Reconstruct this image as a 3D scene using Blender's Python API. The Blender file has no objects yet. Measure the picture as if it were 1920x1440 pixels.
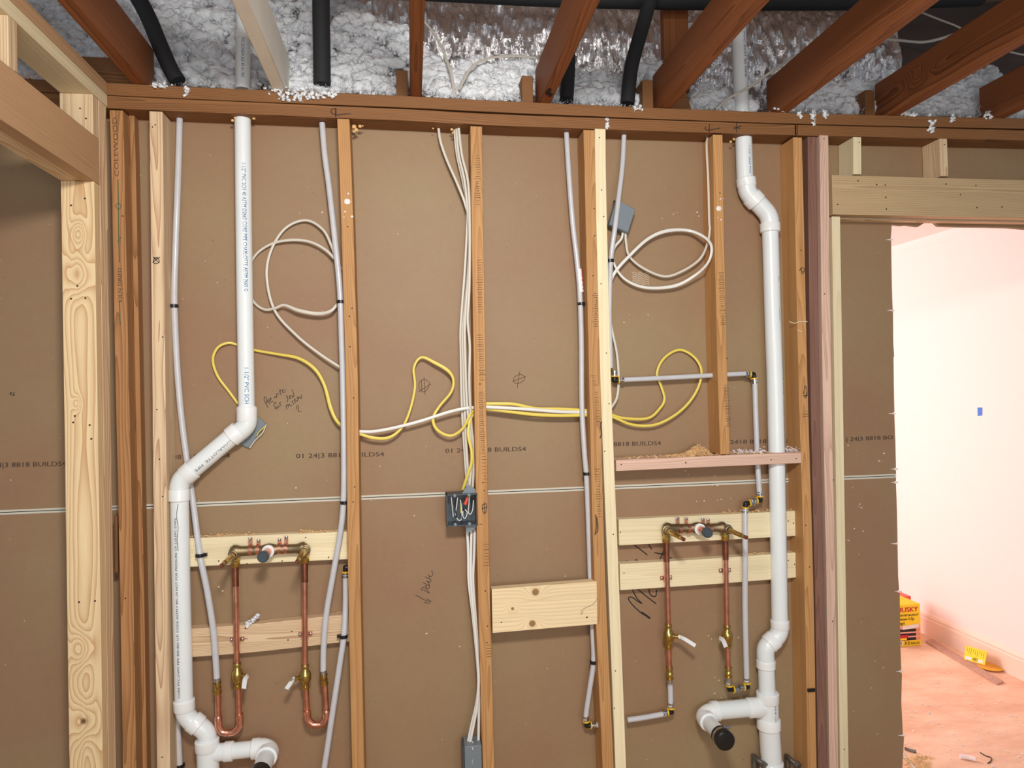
import bpy, bmesh, math, random
from mathutils import Vector, Matrix, noise
random.seed(7)
SC = bpy.context.scene
COL = SC.collection
V = Vector
# ------------------------------------------------------------------ camera, world, lights, exposure
FPX = 1305.5
CAM = V((0.0, -2.25, 1.50))
yaw, pitch, roll = math.radians(8.244), math.radians(0.426), math.radians(-1.114)
FWD = V((math.sin(yaw) * math.cos(pitch), math.cos(yaw) * math.cos(pitch), math.sin(pitch)))
RT0 = V((math.cos(yaw), -math.sin(yaw), 0)); UP0 = RT0.cross(FWD)
RT = RT0 * math.cos(roll) + UP0 * math.sin(roll)
UP = -RT0 * math.sin(roll) + UP0 * math.cos(roll)
cd = bpy.data.cameras.new('camera'); cam = bpy.data.objects.new('camera', cd); COL.objects.link(cam)
m3 = Matrix((RT, UP, -FWD)).transposed()
cam.matrix_world = Matrix.Translation(CAM) @ m3.to_4x4()
cd.sensor_fit = 'HORIZONTAL'; cd.sensor_width = 36.0; cd.lens = FPX / 1920 * 36.0; cd.clip_start = 0.02
SC.camera = cam
w = bpy.data.worlds.new('World'); SC.world = w; w.use_nodes = True
bg = w.node_tree.nodes['Background']; bg.inputs[0].default_value = (0.86, 0.93, 1.0, 1); bg.inputs[1].default_value = 0.30
SC.view_settings.view_transform = 'Standard'; SC.view_settings.look = 'None'
SC.view_settings.exposure = 0.0; SC.view_settings.gamma = 1.0; SC.view_settings.use_curve_mapping = False

def area(name, loc, target, sx, sy, power, color):
    l = bpy.data.lights.new(name, 'AREA'); l.shape = 'RECTANGLE'; l.size = sx; l.size_y = sy
    l.energy = power; l.color = color
    o = bpy.data.objects.new(name, l); COL.objects.link(o); o.location = loc
    o.rotation_euler = (V(target) - V(loc)).to_track_quat('-Z', 'Y').to_euler()
    return o
area('window_light', (0.35, -3.5, 1.35), (0.2, 0, .9), 2.0, 1.0, 36, (1.0, 0.98, 0.95))
area('work_light', (0.10, -2.2, 2.38), (0.2, 0.05, 1.0), .30, .22, 44, (1.0, 0.96, 0.90))
area('far_room_fill_light', (0.3, 2.4, 1.6), (3.0, 1.6, 1.1), 1.6, 1.5, 68, (1.0, 0.91, 0.88))  # added unseen area light that brightens the far room, no window there

# ------------------------------------------------------------------ pixel -> place helpers
def ray(x, y): return FWD * FPX + RT * (x - 960) - UP * (y - 720)
def P(x, y, Y=0.0):
    d = ray(x, y); return CAM + d * ((Y - CAM.y) / d.y)
def PX(x, y, X):
    d = ray(x, y); return CAM + d * ((X - CAM.x) / d.x)
def PZ(x, y, Z):
    d = ray(x, y); return CAM + d * ((Z - CAM.z) / d.z)
def mpp(x, y, Y=0.0): return (P(x + 1, y, Y) - P(x, y, Y)).length
def lerp(pts, t):
    if t <= pts[0][0]: return pts[0][1]
    for (a, b), (c, d) in zip(pts, pts[1:]):
        if t <= c: return b + (d - b) * (t - a) / (c - a)
    return pts[-1][1]
def srgb(r, g, b):
    f = lambda c: (c / 255 / 12.92) if c / 255 <= .04045 else ((c / 255 + .055) / 1.055) ** 2.4
    return (f(r), f(g), f(b), 1)

# ------------------------------------------------------------------ mesh builder
class MB:
    def __init__(s): s.v = []; s.f = []
    def add(s, vs, fs):
        o = len(s.v); s.v += [V(p) for p in vs]; s.f += [tuple(i + o for i in f) for f in fs]; return s
    def hexa(s, p):   # p[0..3] bottom loop, p[4..7] top loop
        return s.add(p, [(3, 2, 1, 0), (4, 5, 6, 7), (0, 1, 5, 4), (1, 2, 6, 5), (2, 3, 7, 6), (3, 0, 4, 7)])
    def box(s, x0, x1, y0, y1, z0, z1):
        return s.hexa([(x0, y0, z0), (x1, y0, z0), (x1, y1, z0), (x0, y1, z0), (x0, y0, z1), (x1, y0, z1), (x1, y1, z1), (x0, y1, z1)])
    def obox(s, c, ax, ay, az):  # centre and three half-axis vectors
        c = V(c); ax, ay, az = V(ax), V(ay), V(az)
        return s.hexa([c + ax * i + ay * j + az * k for k in (-1, 1) for i, j in ((-1, -1), (1, -1), (1, 1), (-1, 1))])
    def rings(s, rings, caps=True, closed=False):
        n = len(rings[0]); o = len(s.v)
        for r in rings: s.v += [V(p) for p in r]
        for k in range(len(rings) - 1):
            for i in range(n):
                j = (i + 1) % n
                s.f.append((o + k * n + i, o + k * n + j, o + (k + 1) * n + j, o + (k + 1) * n + i))
        if caps:
            s.f.append(tuple(o + i for i in reversed(range(n))))
            s.f.append(tuple(o + (len(rings) - 1) * n + i for i in range(n)))
        return s
    def tube(s, pts, r, n=14, caps=True, prof=None, ref=None):
        pts = [V(p) for p in pts]; R = r if isinstance(r, (list, tuple)) else [r] * len(pts)
        T = []
        for i in range(len(pts)):
            a = pts[max(0, i - 1)]; b = pts[min(len(pts) - 1, i + 1)]; t = (b - a)
            T.append(t.normalized() if t.length > 1e-9 else V((0, 0, 1)))
        rings = []; N = None
        for i, p in enumerate(pts):
            if ref is not None:
                N = V(ref) - T[i] * V(ref).dot(T[i])
                if N.length < 1e-4: N = T[i].orthogonal()
            elif N is None: N = T[i].orthogonal()
            else: N = N - T[i] * N.dot(T[i])
            N.normalize(); B = T[i].cross(N)
            if prof: rings.append([p + B * (a * R[i]) + N * (b * R[i]) for a, b in prof])
            else: rings.append([p + (N * math.cos(2 * math.pi * k / n) + B * math.sin(2 * math.pi * k / n)) * R[i] for k in range(n)])
        return s.rings(rings, caps)
    def cyl(s, a, b, r, n=20): return s.tube([a, b], r, n)
    def lathe(s, a, b, prof, n=20):   # prof: (t 0..1, radius)
        a, b = V(a), V(b)
        pts = [a.lerp(b, t) for t, _ in prof]; ax = (b - a).normalized(); N = ax.orthogonal().normalized(); B = ax.cross(N)
        return s.rings([[p + (N * math.cos(2 * math.pi * k / n) + B * math.sin(2 * math.pi * k / n)) * max(r, 1e-5) for k in range(n)] for p, (_, r) in zip(pts, prof)])
    def ball(s, c, r, n=12, sc=(1, 1, 1)):
        c = V(c); m = n // 2; rg = []
        for i in range(1, m):
            th = math.pi * i / m
            rg.append([c + V((r * sc[0] * math.sin(th) * math.cos(2 * math.pi * k / n), r * sc[1] * math.sin(th) * math.sin(2 * math.pi * k / n), r * sc[2] * math.cos(th))) for k in range(n)])
        return s.rings(rg)
    def build(s, name, mat, parent=None, origin=None, bevel=0, sharp=38, flat=False):
        me = bpy.data.meshes.new(name)
        if origin is None:
            xs = [p.x for p in s.v]; ys = [p.y for p in s.v]; zs = [p.z for p in s.v]
            origin = V((min(xs), min(ys), min(zs)))
        origin = V(origin)
        if parent is not None and parent.type == 'EMPTY' : pl = world_loc(parent)
        elif parent is not None: pl = world_loc(parent)
        else: pl = V((0, 0, 0))
        me.from_pydata([tuple(p - origin) for p in s.v], [], s.f)
        bm = bmesh.new(); bm.from_mesh(me); bmesh.ops.recalc_face_normals(bm, faces=bm.faces)
        bm.to_mesh(me); bm.free()
        if not flat:
            for p in me.polygons: p.use_smooth = True
            me.set_sharp_from_angle(angle=math.radians(sharp))
        me.materials.append(mat)
        o = bpy.data.objects.new(name, me); COL.objects.link(o)
        if parent is not None: o.parent = parent
        o.location = origin - pl
        if bevel:
            b = o.modifiers.new('bevel', 'BEVEL'); b.width = bevel; b.segments = 2; b.limit_method = 'ANGLE'
        return o
def world_loc(o):
    l = V(o.location)
    while o.parent is not None: o = o.parent; l = l + V(o.location)
    return l
def thing(name, label, cat, loc, group=None):
    o = bpy.data.objects.new(name, None); COL.objects.link(o); o.location = loc; o.empty_display_size = .05
    return tag(o, label, cat, group)
def tag(o, label, cat, group=None, kind=None):
    if label: o['label'] = label
    if cat: o['category'] = cat
    if group: o['group'] = group
    if kind: o['kind'] = kind
    return o
def struct(o, label=None):
    o['kind'] = 'structure'
    if label: o['label'] = label
    return o
def crom(pts, n=8):
    pts = [V(p) for p in pts]; out = []
    q = [pts[0] * 2 - pts[1]] + pts + [pts[-1] * 2 - pts[-2]]
    for i in range(1, len(q) - 2):
        a, b, c, d = q[i - 1], q[i], q[i + 1], q[i + 2]
        for k in range(n):
            t = k / n
            out.append(.5 * ((2 * b) + (c - a) * t + (2 * a - 5 * b + 4 * c - d) * t * t + (3 * b - a - 3 * c + d) * t ** 3))
    out.append(pts[-1]); return out
def pp(seq, Yd=0.05):
    return [P(q[0], q[1], q[2] if len(q) > 2 else Yd) for q in seq]

# ------------------------------------------------------------------ materials
def newmat(name):
    m = bpy.data.materials.new(name); m.use_nodes = True; nt = m.node_tree
    return m, nt, nt.nodes['Principled BSDF']
def simple(name, col, rough=.5, metal=0, spec=.5, bump=0, bscale=200, var=0, vscale=8, coat=0, sub=0):
    m, nt, b = newmat(name); b.inputs['Base Color'].default_value = col
    b.inputs['Roughness'].default_value = rough; b.inputs['Metallic'].default_value = metal
    b.inputs['Specular IOR Level'].default_value = spec
    if coat: b.inputs['Coat Weight'].default_value = coat
    if sub:
        b.inputs['Subsurface Weight'].default_value = sub; b.inputs['Subsurface Radius'].default_value = (.01, .01, .01)
    g = nt.nodes.new('ShaderNodeNewGeometry')
    if var:
        n = nt.nodes.new('ShaderNodeTexNoise'); n.inputs['Scale'].default_value = vscale; n.inputs['Detail'].default_value = 4
        nt.links.new(g.outputs['Position'], n.inputs['Vector'])
        r = nt.nodes.new('ShaderNodeMapRange'); r.inputs[1].default_value = .3; r.inputs[2].default_value = .7
        r.inputs[3].default_value = 1 - var; r.inputs[4].default_value = 1 + var; nt.links.new(n.outputs[0], r.inputs[0])
        x = nt.nodes.new('ShaderNodeVectorMath'); x.operation = 'SCALE'; x.inputs[0].default_value = col[:3]
        nt.links.new(r.outputs[0], x.inputs['Scale']); nt.links.new(x.outputs[0], b.inputs['Base Color'])
    if bump:
        n = nt.nodes.new('ShaderNodeTexNoise'); n.inputs['Scale'].default_value = bscale; n.inputs['Detail'].default_value = 3
        nt.links.new(g.outputs['Position'], n.inputs['Vector'])
        bp = nt.nodes.new('ShaderNodeBump'); bp.inputs['Strength'].default_value = bump; bp.inputs['Distance'].default_value = .002
        nt.links.new(n.outputs[0], bp.inputs['Height']); nt.links.new(bp.outputs[0], b.inputs['Normal'])
    return m
def wood(name, light, dark, axis='z', ring=.006, contrast=.6, amp=.022, pith=(.02, .045), blotch=.12, rough=.62, knots=(), fiber=.14, jitter=.03, corek=.22):
    """ring figure of sawn lumber: distance from a wandering pith line, bent round knots"""
    m, nt, b = newmat(name); N = nt.nodes.new; L = nt.links.new
    def math_(op, a, c=None, d=None, clamp=False):
        n = N('ShaderNodeMath'); n.operation = op; n.use_clamp = clamp
        for i, q in enumerate((a, c, d)):
            if q is None: continue
            if isinstance(q, (int, float)): n.inputs[i].default_value = q
            else: L(q, n.inputs[i])
        return n.outputs[0]
    tc = N('ShaderNodeTexCoord'); oi = N('ShaderNodeObjectInfo'); geo = N('ShaderNodeNewGeometry')
    sep = N('ShaderNodeSeparateXYZ'); L(tc.outputs['Object'], sep.inputs[0])
    ax = {'x': (1, 2, 0), 'y': (0, 2, 1), 'z': (0, 1, 2)}[axis]
    a, c, g = (sep.outputs[i] for i in ax)
    rnd = oi.outputs['Random']
    gr = math_('ADD', math_('MULTIPLY', g, .085), math_('MULTIPLY', rnd, 37.0))
    cm = N('ShaderNodeCombineXYZ'); L(a, cm.inputs[0]); L(c, cm.inputs[1]); L(gr, cm.inputs[2])
    n1 = N('ShaderNodeTexNoise'); n1.inputs['Scale'].default_value = 9; n1.inputs['Detail'].default_value = 2.5
    L(cm.outputs[0], n1.inputs['Vector'])
    s1 = N('ShaderNodeSeparateColor'); L(n1.outputs['Color'], s1.inputs[0])
    ja = math_('MULTIPLY', math_('SUBTRACT', rnd, .5), jitter)
    aa = math_('ADD', math_('ADD', math_('SUBTRACT', a, pith[0]), ja), math_('MULTIPLY', math_('SUBTRACT', s1.outputs[0], .5), amp * 2))
    cc = math_('ADD', math_('SUBTRACT', c, pith[1]), math_('MULTIPLY', math_('SUBTRACT', s1.outputs[1], .5), amp * 3))
    r = math_('SQRT', math_('ADD', math_('MULTIPLY', aa, aa), math_('MULTIPLY', cc, cc)))
    core = None
    for (kp, ks, kc) in knots:
        dv = N('ShaderNodeVectorMath'); dv.operation = 'SUBTRACT'; L(geo.outputs['Position'], dv.inputs[0]); dv.inputs[1].default_value = kp
        sv = N('ShaderNodeVectorMath'); sv.operation = 'MULTIPLY'; L(dv.outputs[0], sv.inputs[0])
        sq = [1, 1, 1]; sq['xyz'.index(axis)] = .55; sv.inputs[1].default_value = sq
        ln = N('ShaderNodeVectorMath'); ln.operation = 'LENGTH'; L(sv.outputs[0], ln.inputs[0])
        d = ln.outputs['Value']
        e = math_('EXPONENT', math_('MULTIPLY', math_('MULTIPLY', d, d), -1 / (ks * ks)))
        r = math_('ADD', r, math_('MULTIPLY', e, .035))
        if kc > 0:
            ln2 = N('ShaderNodeVectorMath'); ln2.operation = 'LENGTH'; L(dv.outputs[0], ln2.inputs[0])
            k = math_('SUBTRACT', 1.0, math_('DIVIDE', ln2.outputs['Value'], kc), clamp=True)
            k = math_('MULTIPLY', k, 3.0, clamp=True)
            core = k if core is None else math_('MAXIMUM', core, k)
    t = math_('FRACT', math_('DIVIDE', r, ring))
    t = math_('POWER', t, 2.2)
    cf = N('ShaderNodeCombineXYZ'); L(math_('MULTIPLY', a, 420), cf.inputs[0]); L(math_('MULTIPLY', c, 420), cf.inputs[1]); L(math_('MULTIPLY', g, 9), cf.inputs[2])
    n2 = N('ShaderNodeTexNoise'); n2.inputs['Scale'].default_value = 1; n2.inputs['Detail'].default_value = 3; L(cf.outputs[0], n2.inputs['Vector'])
    n3 = N('ShaderNodeTexNoise'); n3.inputs['Scale'].default_value = 14; n3.inputs['Detail'].default_value = 3; L(cm.outputs[0], n3.inputs['Vector'])
    fac = math_('MULTIPLY', t, contrast)
    mx = N('ShaderNodeMix'); mx.data_type = 'RGBA'; L(fac, mx.inputs[0]); mx.inputs[6].default_value = light; mx.inputs[7].default_value = dark
    val = math_('ADD', 1.0, math_('ADD', math_('MULTIPLY', math_('SUBTRACT', n2.outputs[0], .5), fiber * 2), math_('MULTIPLY', math_('SUBTRACT', n3.outputs[0], .5), blotch * 3)))
    val = math_('MULTIPLY', val, math_('ADD', .95, math_('MULTIPLY', rnd, .1)))
    sc = N('ShaderNodeVectorMath'); sc.operation = 'SCALE'; L(mx.outputs[2], sc.inputs[0]); L(val, sc.inputs['Scale'])
    col = sc.outputs[0]
    if core is not None:
        m2 = N('ShaderNodeMix'); m2.data_type = 'RGBA'; L(core, m2.inputs[0]); L(col, m2.inputs[6]); m2.inputs[7].default_value = (dark[0] * corek, dark[1] * corek * .85, dark[2] * corek * .8, 1)
        col = m2.outputs[2]
    L(col, b.inputs['Base Color']); b.inputs['Roughness'].default_value = rough; b.inputs['Specular IOR Level'].default_value = .3
    bp = N('ShaderNodeBump'); bp.inputs['Strength'].default_value = .25; bp.inputs['Distance'].default_value = .001
    L(math_('ADD', n2.outputs[0], t), bp.inputs['Height']); L(bp.outputs[0], b.inputs['Normal'])
    return m
C_PINE = (srgb(226, 202, 166), srgb(186, 142, 98))
C_CREAM = (srgb(236, 222, 186), srgb(212, 190, 146))
C_PINK = (srgb(230, 204, 168), srgb(170, 122, 88))
C_ROSE = (srgb(226, 192, 172), srgb(184, 140, 122))
C_OLD = (srgb(196, 148, 96), srgb(148, 98, 54))
C_REDB = (srgb(142, 98, 60), srgb(84, 52, 30))
C_JOIST = (srgb(150, 92, 54), srgb(84, 46, 26))
WD = {}
def W(kind, axis):
    k = (kind, axis)
    if k in WD: return WD[k]
    p = {'pine': (C_PINE, .005, .75), 'cream': (C_CREAM, .009, .4), 'pink': (C_PINK, .0036, .8), 'rose': (C_ROSE, .0036, .7), 'old': (C_OLD, .0036, .6), 'redb': (C_REDB, .0045, .7), 'tan': ((srgb(188, 152, 116), srgb(158, 118, 84)), .006, .4), 'shaded_side': ((srgb(134, 98, 84), srgb(92, 60, 52)), .004, .5),
         'joist': (C_JOIST, .0055, .65), 'brown': ((srgb(176, 130, 86), srgb(112, 72, 42)), .004, .7)}[kind]
    WD[k] = wood(kind + '_lumber_' + axis, p[0][0], p[0][1], axis, p[1], p[2])
    return WD[k]
M = dict(
    pvc=simple('white_pvc', srgb(232, 238, 240), .28, spec=.5, var=.02), pvcb=simple('pvc_bright', srgb(240, 243, 244), .22),
    pex=simple('translucent_pex', srgb(202, 203, 208), .22, spec=.6, sub=.35, var=.04, vscale=30),
    nm=simple('white_cable_jacket', srgb(208, 202, 190), .38), nmb=simple('bright_cable_jacket', srgb(226, 225, 220), .35),
    yel=simple('yellow_cable_jacket', srgb(226, 204, 92), .38), black=simple('black_plastic', srgb(22, 22, 24), .35),
    foam=simple('black_foam_insulation', srgb(34, 36, 40), .75, bump=.3), copper=simple('copper', srgb(226, 164, 142), .3, 1, var=.22, vscale=35),
    copperold=simple('tarnished_copper', srgb(160, 104, 84), .36, 1, var=.3, vscale=40), brass=simple('brass', srgb(196, 168, 98), .26, 1, var=.15, vscale=60),
    bronze=simple('cast_brass', srgb(150, 132, 104), .45, 1, bump=.4, bscale=400, var=.1), steel=simple('steel', srgb(196, 198, 202), .28, 1),
    dsteel=simple('weathered_steel', srgb(120, 116, 112), .5, .8, bump=.5, var=.2, vscale=60),
    grey=simple('grey_box_plastic', srgb(118, 128, 136), .42, bump=.15), dgrey=simple('dark_grey_plastic', srgb(62, 74, 84), .4),
    yring=simple('yellow_ring_plastic', srgb(232, 186, 42), .4), ink=simple('black_ink', srgb(34, 28, 26), .7), stamp=simple('brown_ink', srgb(92, 66, 46), .8), fstamp=simple('faded_stamp_ink', srgb(80, 60, 46), .8),
    blueink=simple('blue_ink', srgb(30, 104, 164), .6), pipeink=simple('dark_pipe_ink', srgb(70, 78, 84), .6), green=simple('green_ink', srgb(70, 92, 66), .8), redink=simple('red_print', srgb(196, 34, 48), .5),
    white=simple('white_plastic', srgb(236, 238, 240), .35), sealant=simple('tan_spray_foam', srgb(222, 180, 120), .8, bump=.6, bscale=120),
    seam=simple('white_board_edge', srgb(205, 202, 188), .8), speck=simple('plaster_speck', srgb(222, 208, 188), .85), hole=simple('dark_hole', srgb(46, 32, 24), .9),
    chip=simple('sawdust_chip', srgb(222, 182, 130), .85, var=.2, vscale=90), redplastic=simple('red_wire_nut', srgb(206, 70, 44), .4),
    wallpaint=simple('pink_white_paint', srgb(248, 228, 225), .75, bump=.5, bscale=90), trimpaint=simple('trim_paint', srgb(246, 216, 200), .45),
    ceilpaint=simple('ceiling_paint', srgb(252, 244, 244), .8), boxyel=simple('yellow_card', srgb(252, 214, 40), .5), boxred=simple('coral_red_card', srgb(226, 96, 84), .5), boxpink=simple('pink_card', srgb(240, 170, 160), .5),
    tape=simple('blue_tape', srgb(70, 122, 214), .6), skin=simple('peach_print', srgb(226, 148, 116), .6), lath=simple('dusty_lath', srgb(196, 150, 132), .8, var=.12, vscale=60),
    paper=simple('white_card', srgb(238, 228, 226), .6), lens_=simple('clear_bag', srgb(236, 214, 200), .2, spec=.8))
# drywall back paper: brown kraft with soft blotches
def mk_paper():
    m, nt, b = newmat('brown_kraft_paper'); N = nt.nodes.new; L = nt.links.new
    g = N('ShaderNodeNewGeometry')
    n = N('ShaderNodeTexNoise'); n.inputs['Scale'].default_value = 1.6; n.inputs['Detail'].default_value = 4; L(g.outputs['Position'], n.inputs['Vector'])
    r = N('ShaderNodeValToRGB'); r.color_ramp.elements[0].position = .34; r.color_ramp.elements[1].position = .66
    r.color_ramp.elements[0].color = srgb(150, 117, 90); r.color_ramp.elements[1].color = srgb(153, 130, 98); L(n.outputs[0], r.inputs[0])
    n2 = N('ShaderNodeTexNoise'); n2.inputs['Scale'].default_value = 60; n2.inputs['Detail'].default_value = 5; L(g.outputs['Position'], n2.inputs['Vector'])
    mr = N('ShaderNodeMapRange'); mr.inputs[3].default_value = .94; mr.inputs[4].default_value = 1.06; L(n2.outputs[0], mr.inputs[0])
    sc = N('ShaderNodeVectorMath'); sc.operation = 'SCALE'; L(r.outputs[0], sc.inputs[0]); L(mr.outputs[0], sc.inputs['Scale']); L(sc.outputs[0], b.inputs['Base Color'])
    b.inputs['Roughness'].default_value = .55; b.inputs['Specular IOR Level'].default_value = .35
    bp = N('ShaderNodeBump'); bp.inputs['Strength'].default_value = .12; bp.inputs['Distance'].default_value = .002; L(n2.outputs[0], bp.inputs['Height']); L(bp.outputs[0], b.inputs['Normal'])
    return m
M['paper_brown'] = mk_paper()
def mk_foil():
    m, nt, b = newmat('crinkled_foil'); N = nt.nodes.new; L = nt.links.new
    g = N('ShaderNodeNewGeometry'); mp = N('ShaderNodeMapping'); mp.inputs['Scale'].default_value = (1.0, .5, .28); L(g.outputs['Position'], mp.inputs['Vector'])
    n = N('ShaderNodeTexNoise'); n.inputs['Scale'].default_value = 55; n.inputs['Detail'].default_value = 5; n.inputs['Roughness'].default_value = .65; L(mp.outputs[0], n.inputs['Vector'])
    v = N('ShaderNodeTexVoronoi'); v.inputs['Scale'].default_value = 38; L(mp.outputs[0], v.inputs['Vector'])
    ad = N('ShaderNodeMath'); ad.operation = 'ADD'; L(n.outputs[0], ad.inputs[0]); L(v.outputs['Distance'], ad.inputs[1])
    bp = N('ShaderNodeBump'); bp.inputs['Strength'].default_value = 1; bp.inputs['Distance'].default_value = .012; L(ad.outputs[0], bp.inputs['Height']); L(bp.outputs[0], b.inputs['Normal'])
    b.inputs['Base Color'].default_value = srgb(244, 242, 244); b.inputs['Metallic'].default_value = .92; b.inputs['Roughness'].default_value = .2
    return m
M['foil'] = mk_foil()
M['fluff'] = simple('white_loose_fill_wool', srgb(240, 243, 247), .95, spec=.1, bump=1, bscale=420, var=.12, vscale=45)
def mk_floor(name, c1, c2):
    m, nt, b = newmat(name); N = nt.nodes.new; L = nt.links.new
    g = N('ShaderNodeNewGeometry'); mp = N('ShaderNodeMapping'); mp.inputs['Scale'].default_value = (1, 2.2, 1); L(g.outputs['Position'], mp.inputs['Vector'])
    n = N('ShaderNodeTexNoise'); n.inputs['Scale'].default_value = 2.6; n.inputs['Detail'].default_value = 8; n.inputs['Roughness'].default_value = .7; L(mp.outputs[0], n.inputs['Vector'])
    r = N('ShaderNodeValToRGB'); r.color_ramp.elements[0].position = .3; r.color_ramp.elements[1].position = .62
    r.color_ramp.elements[0].color = c1; r.color_ramp.elements[1].color = c2; L(n.outputs[0], r.inputs[0]); L(r.outputs[0], b.inputs['Base Color'])
    b.inputs['Roughness'].default_value = .7
    return m
M['floor'] = mk_floor('orange_plywood_floor', srgb(222, 164, 132), srgb(244, 204, 176))
M['subfloor'] = mk_floor('plywood_subfloor', srgb(160, 126, 90), srgb(186, 152, 112))

# ------------------------------------------------------------------ lettering helpers
def text_geo(txt, size=1.0, shear=0, spacing=1.0):
    c = bpy.data.curves.new('t', 'FONT'); c.body = txt; c.size = size; c.shear = shear; c.space_character = spacing; c.resolution_u = 2
    o = bpy.data.objects.new('t', c); COL.objects.link(o)
    dg = bpy.context.evaluated_depsgraph_get(); me = bpy.data.meshes.new_from_object(o.evaluated_get(dg))
    vs = [(v.co.x, v.co.y) for v in me.vertices]; fs = [tuple(p.vertices) for p in me.polygons]
    bpy.data.objects.remove(o); bpy.data.meshes.remove(me); bpy.data.curves.remove(c)
    return vs, fs
def text_flat(txt, a, b, h, nrm, mat, parent, name='lettering', bold=0, label=None, shear=0):
    """lettering from baseline point a to b, cap height h, offset along nrm"""
    vs, fs = text_geo(txt, 1.0, shear)
    x0 = min(v[0] for v in vs); x1 = max(v[0] for v in vs); y1 = max(v[1] for v in vs)
    a, b = V(a), V(b); u = (b - a); L = u.length; u.normalize(); nn = V(nrm).normalized(); up = nn.cross(u)
    mb = MB(); mb.add([a + u * ((x - x0) / (x1 - x0) * L) + up * (y / .7 * h) + nn * .0006 for x, y in vs], fs)
    if bold:
        mb.add([a + u * ((x - x0) / (x1 - x0) * L + bold) + up * (y / .7 * h) + nn * .0008 for x, y in vs], fs)
    o = mb.build(name, mat, parent, flat=True)
    if label: o['label'] = label
    return o
def text_pipe(txt, a, b, r, h, ang, mat, parent, name='lettering', flip=False):
    """lettering printed along a straight pipe from a to b, wrapped round its surface at angle ang (0 faces the room)"""
    vs, fs = text_geo(txt)
    x0 = min(v[0] for v in vs); x1 = max(v[0] for v in vs)
    a, b = V(a), V(b); u = (b - a); L = u.length; u.normalize()
    F = V((0, -1, 0)); F = (F - u * F.dot(u)).normalized(); S = F.cross(u)
    mb = MB(); out = []
    for x, y in vs:
        s = (x - x0) / (x1 - x0) * L; th = ang + (y / .7 * h) / r * (-1 if flip else 1)
        out.append(a + u * s + (F * math.cos(th) + S * math.sin(th)) * (r + .0011))
    mb.add(out, fs); return mb.build(name, mat, parent, flat=True)
RIB = [(math.cos(2 * math.pi * k / 6), .22 * math.sin(2 * math.pi * k / 6)) for k in range(6)]
def strokes(lst, Yd, wd, mat, parent, name='handwriting', label=None, smooth=True):
    mb = MB()
    for st in lst:
        pts = [P(x, y, Yd) for x, y in st]
        if smooth and len(pts) > 2: pts = crom(pts, 4)
        mb.tube(pts, wd, ref=(0, 1, 0), prof=RIB)
    o = mb.build(name, mat, parent)
    if label: o['label'] = label
    return o
def nails(parent, pts, Yd=-.0006, r=.0022):
    for x, y in pts:
        p = P(x, y, Yd); MB().lathe(p + V((0, .0012, 0)), p - V((0, .0006, 0)), [(0, r), (.6, r), (1, r * .6)], 8).build('nail_head', M['hole'], parent)

# ------------------------------------------------------------------ room shell: drywall, floor, roof deck, far room
DY = 0.0889
ZT = lambda px: P(px, lerp([(205, 155), (480, 168), (770, 180), (960, 190), (1440, 210), (1920, 222)], px), 0).z
XL, XR = -2.35, 3.0
def zseam(px): return P(px, lerp([(0, 961), (125, 956), (270, 948), (680, 932), (866, 924.5), (1095, 915), (1420, 904.5), (1679, 892)], px), DY).z
def xz_poly(pts, y0, y1, name, mat, parent=None):
    mb = MB(); n = len(pts)
    mb.add([(x, y0, z) for x, z in pts] + [(x, y1, z) for x, z in pts], [tuple(range(n)), tuple(reversed(range(n, 2 * n)))] + [(i, (i + 1) % n, (i + 1) % n + n, i + n) for i in range(n)])
    return mb.build(name, mat, parent, flat=True)
edge = []   # ragged sawn edge of the drywall at the opening, top to bottom
for x, y in [(1672, 421), (1671, 440), (1670, 448), (1664, 449.5), (1671, 451.5), (1672, 520), (1673, 560), (1674, 581), (1667, 582), (1674.5, 584), (1675, 640), (1676.5, 668), (1675.5, 670), (1676, 720), (1677, 773), (1669, 775.5), (1677, 777.5), (1679, 830), (1680, 877), (1674, 879.5), (1680, 882)]:
    p = P(x, y, DY); edge.append((p.x, p.z))
edge2 = []
for x, y in [(1680, 894), (1680, 902), (1674, 904.5), (1680, 907), (1682, 960), (1683, 1017), (1674, 1019.5), (1683, 1021.5), (1684, 1080), (1686, 1106), (1681, 1109), (1687, 1112), (1688, 1200), (1690, 1256), (1684, 1259), (1691, 1262), (1690, 1320), (1693, 1377), (1687, 1379), (1695, 1381), (1692, 1440), (1694, 1600)]:
    p = P(x, y, DY); edge2.append((p.x, p.z))
top_edge = []
for x, y in [(1672, 421), (1690, 423), (1700, 422), (1722, 425), (1730, 420), (1738, 416), (1752, 417), (1760, 424), (1800, 425.5), (1850, 426), (1890, 427), (1925, 430), (1980, 430)]:
    p = P(x, y, DY); top_edge.append((p.x, p.z))
zs0, zs1 = zseam(0), zseam(1680)
zsx = lambda x: zs0 + (zs1 - zs0) * (x - P(0, 961, DY).x) / (P(1680, 892, DY).x - P(0, 961, DY).x)
up = [(XL, 2.405), (XR, 2.405), (XR, top_edge[-1][1])] + list(reversed(top_edge)) + edge[1:] + [(edge[-1][0], zsx(edge[-1][0]) + .0012), (XL, zsx(XL) + .0012)]
wall = struct(xz_poly(up, DY, DY + .0127, 'wall_back', M['paper_brown']), 'brown paper-faced back of the upper drywall sheet behind the studs')
edge2 = [(edge2[0][0], zsx(edge2[0][0]) - .0012)] + [e for e in edge2[1:]]
lo = [(XL, zsx(XL) - .0012)] + edge2 + [(edge2[-1][0], 0.0), (XL, 0.0)]
wlow = xz_poly(lo, DY, DY + .0127, 'lower_sheet', M['paper_brown'], wall)
mb = MB(); xa, xb = XL, edge[-1][0]
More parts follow.
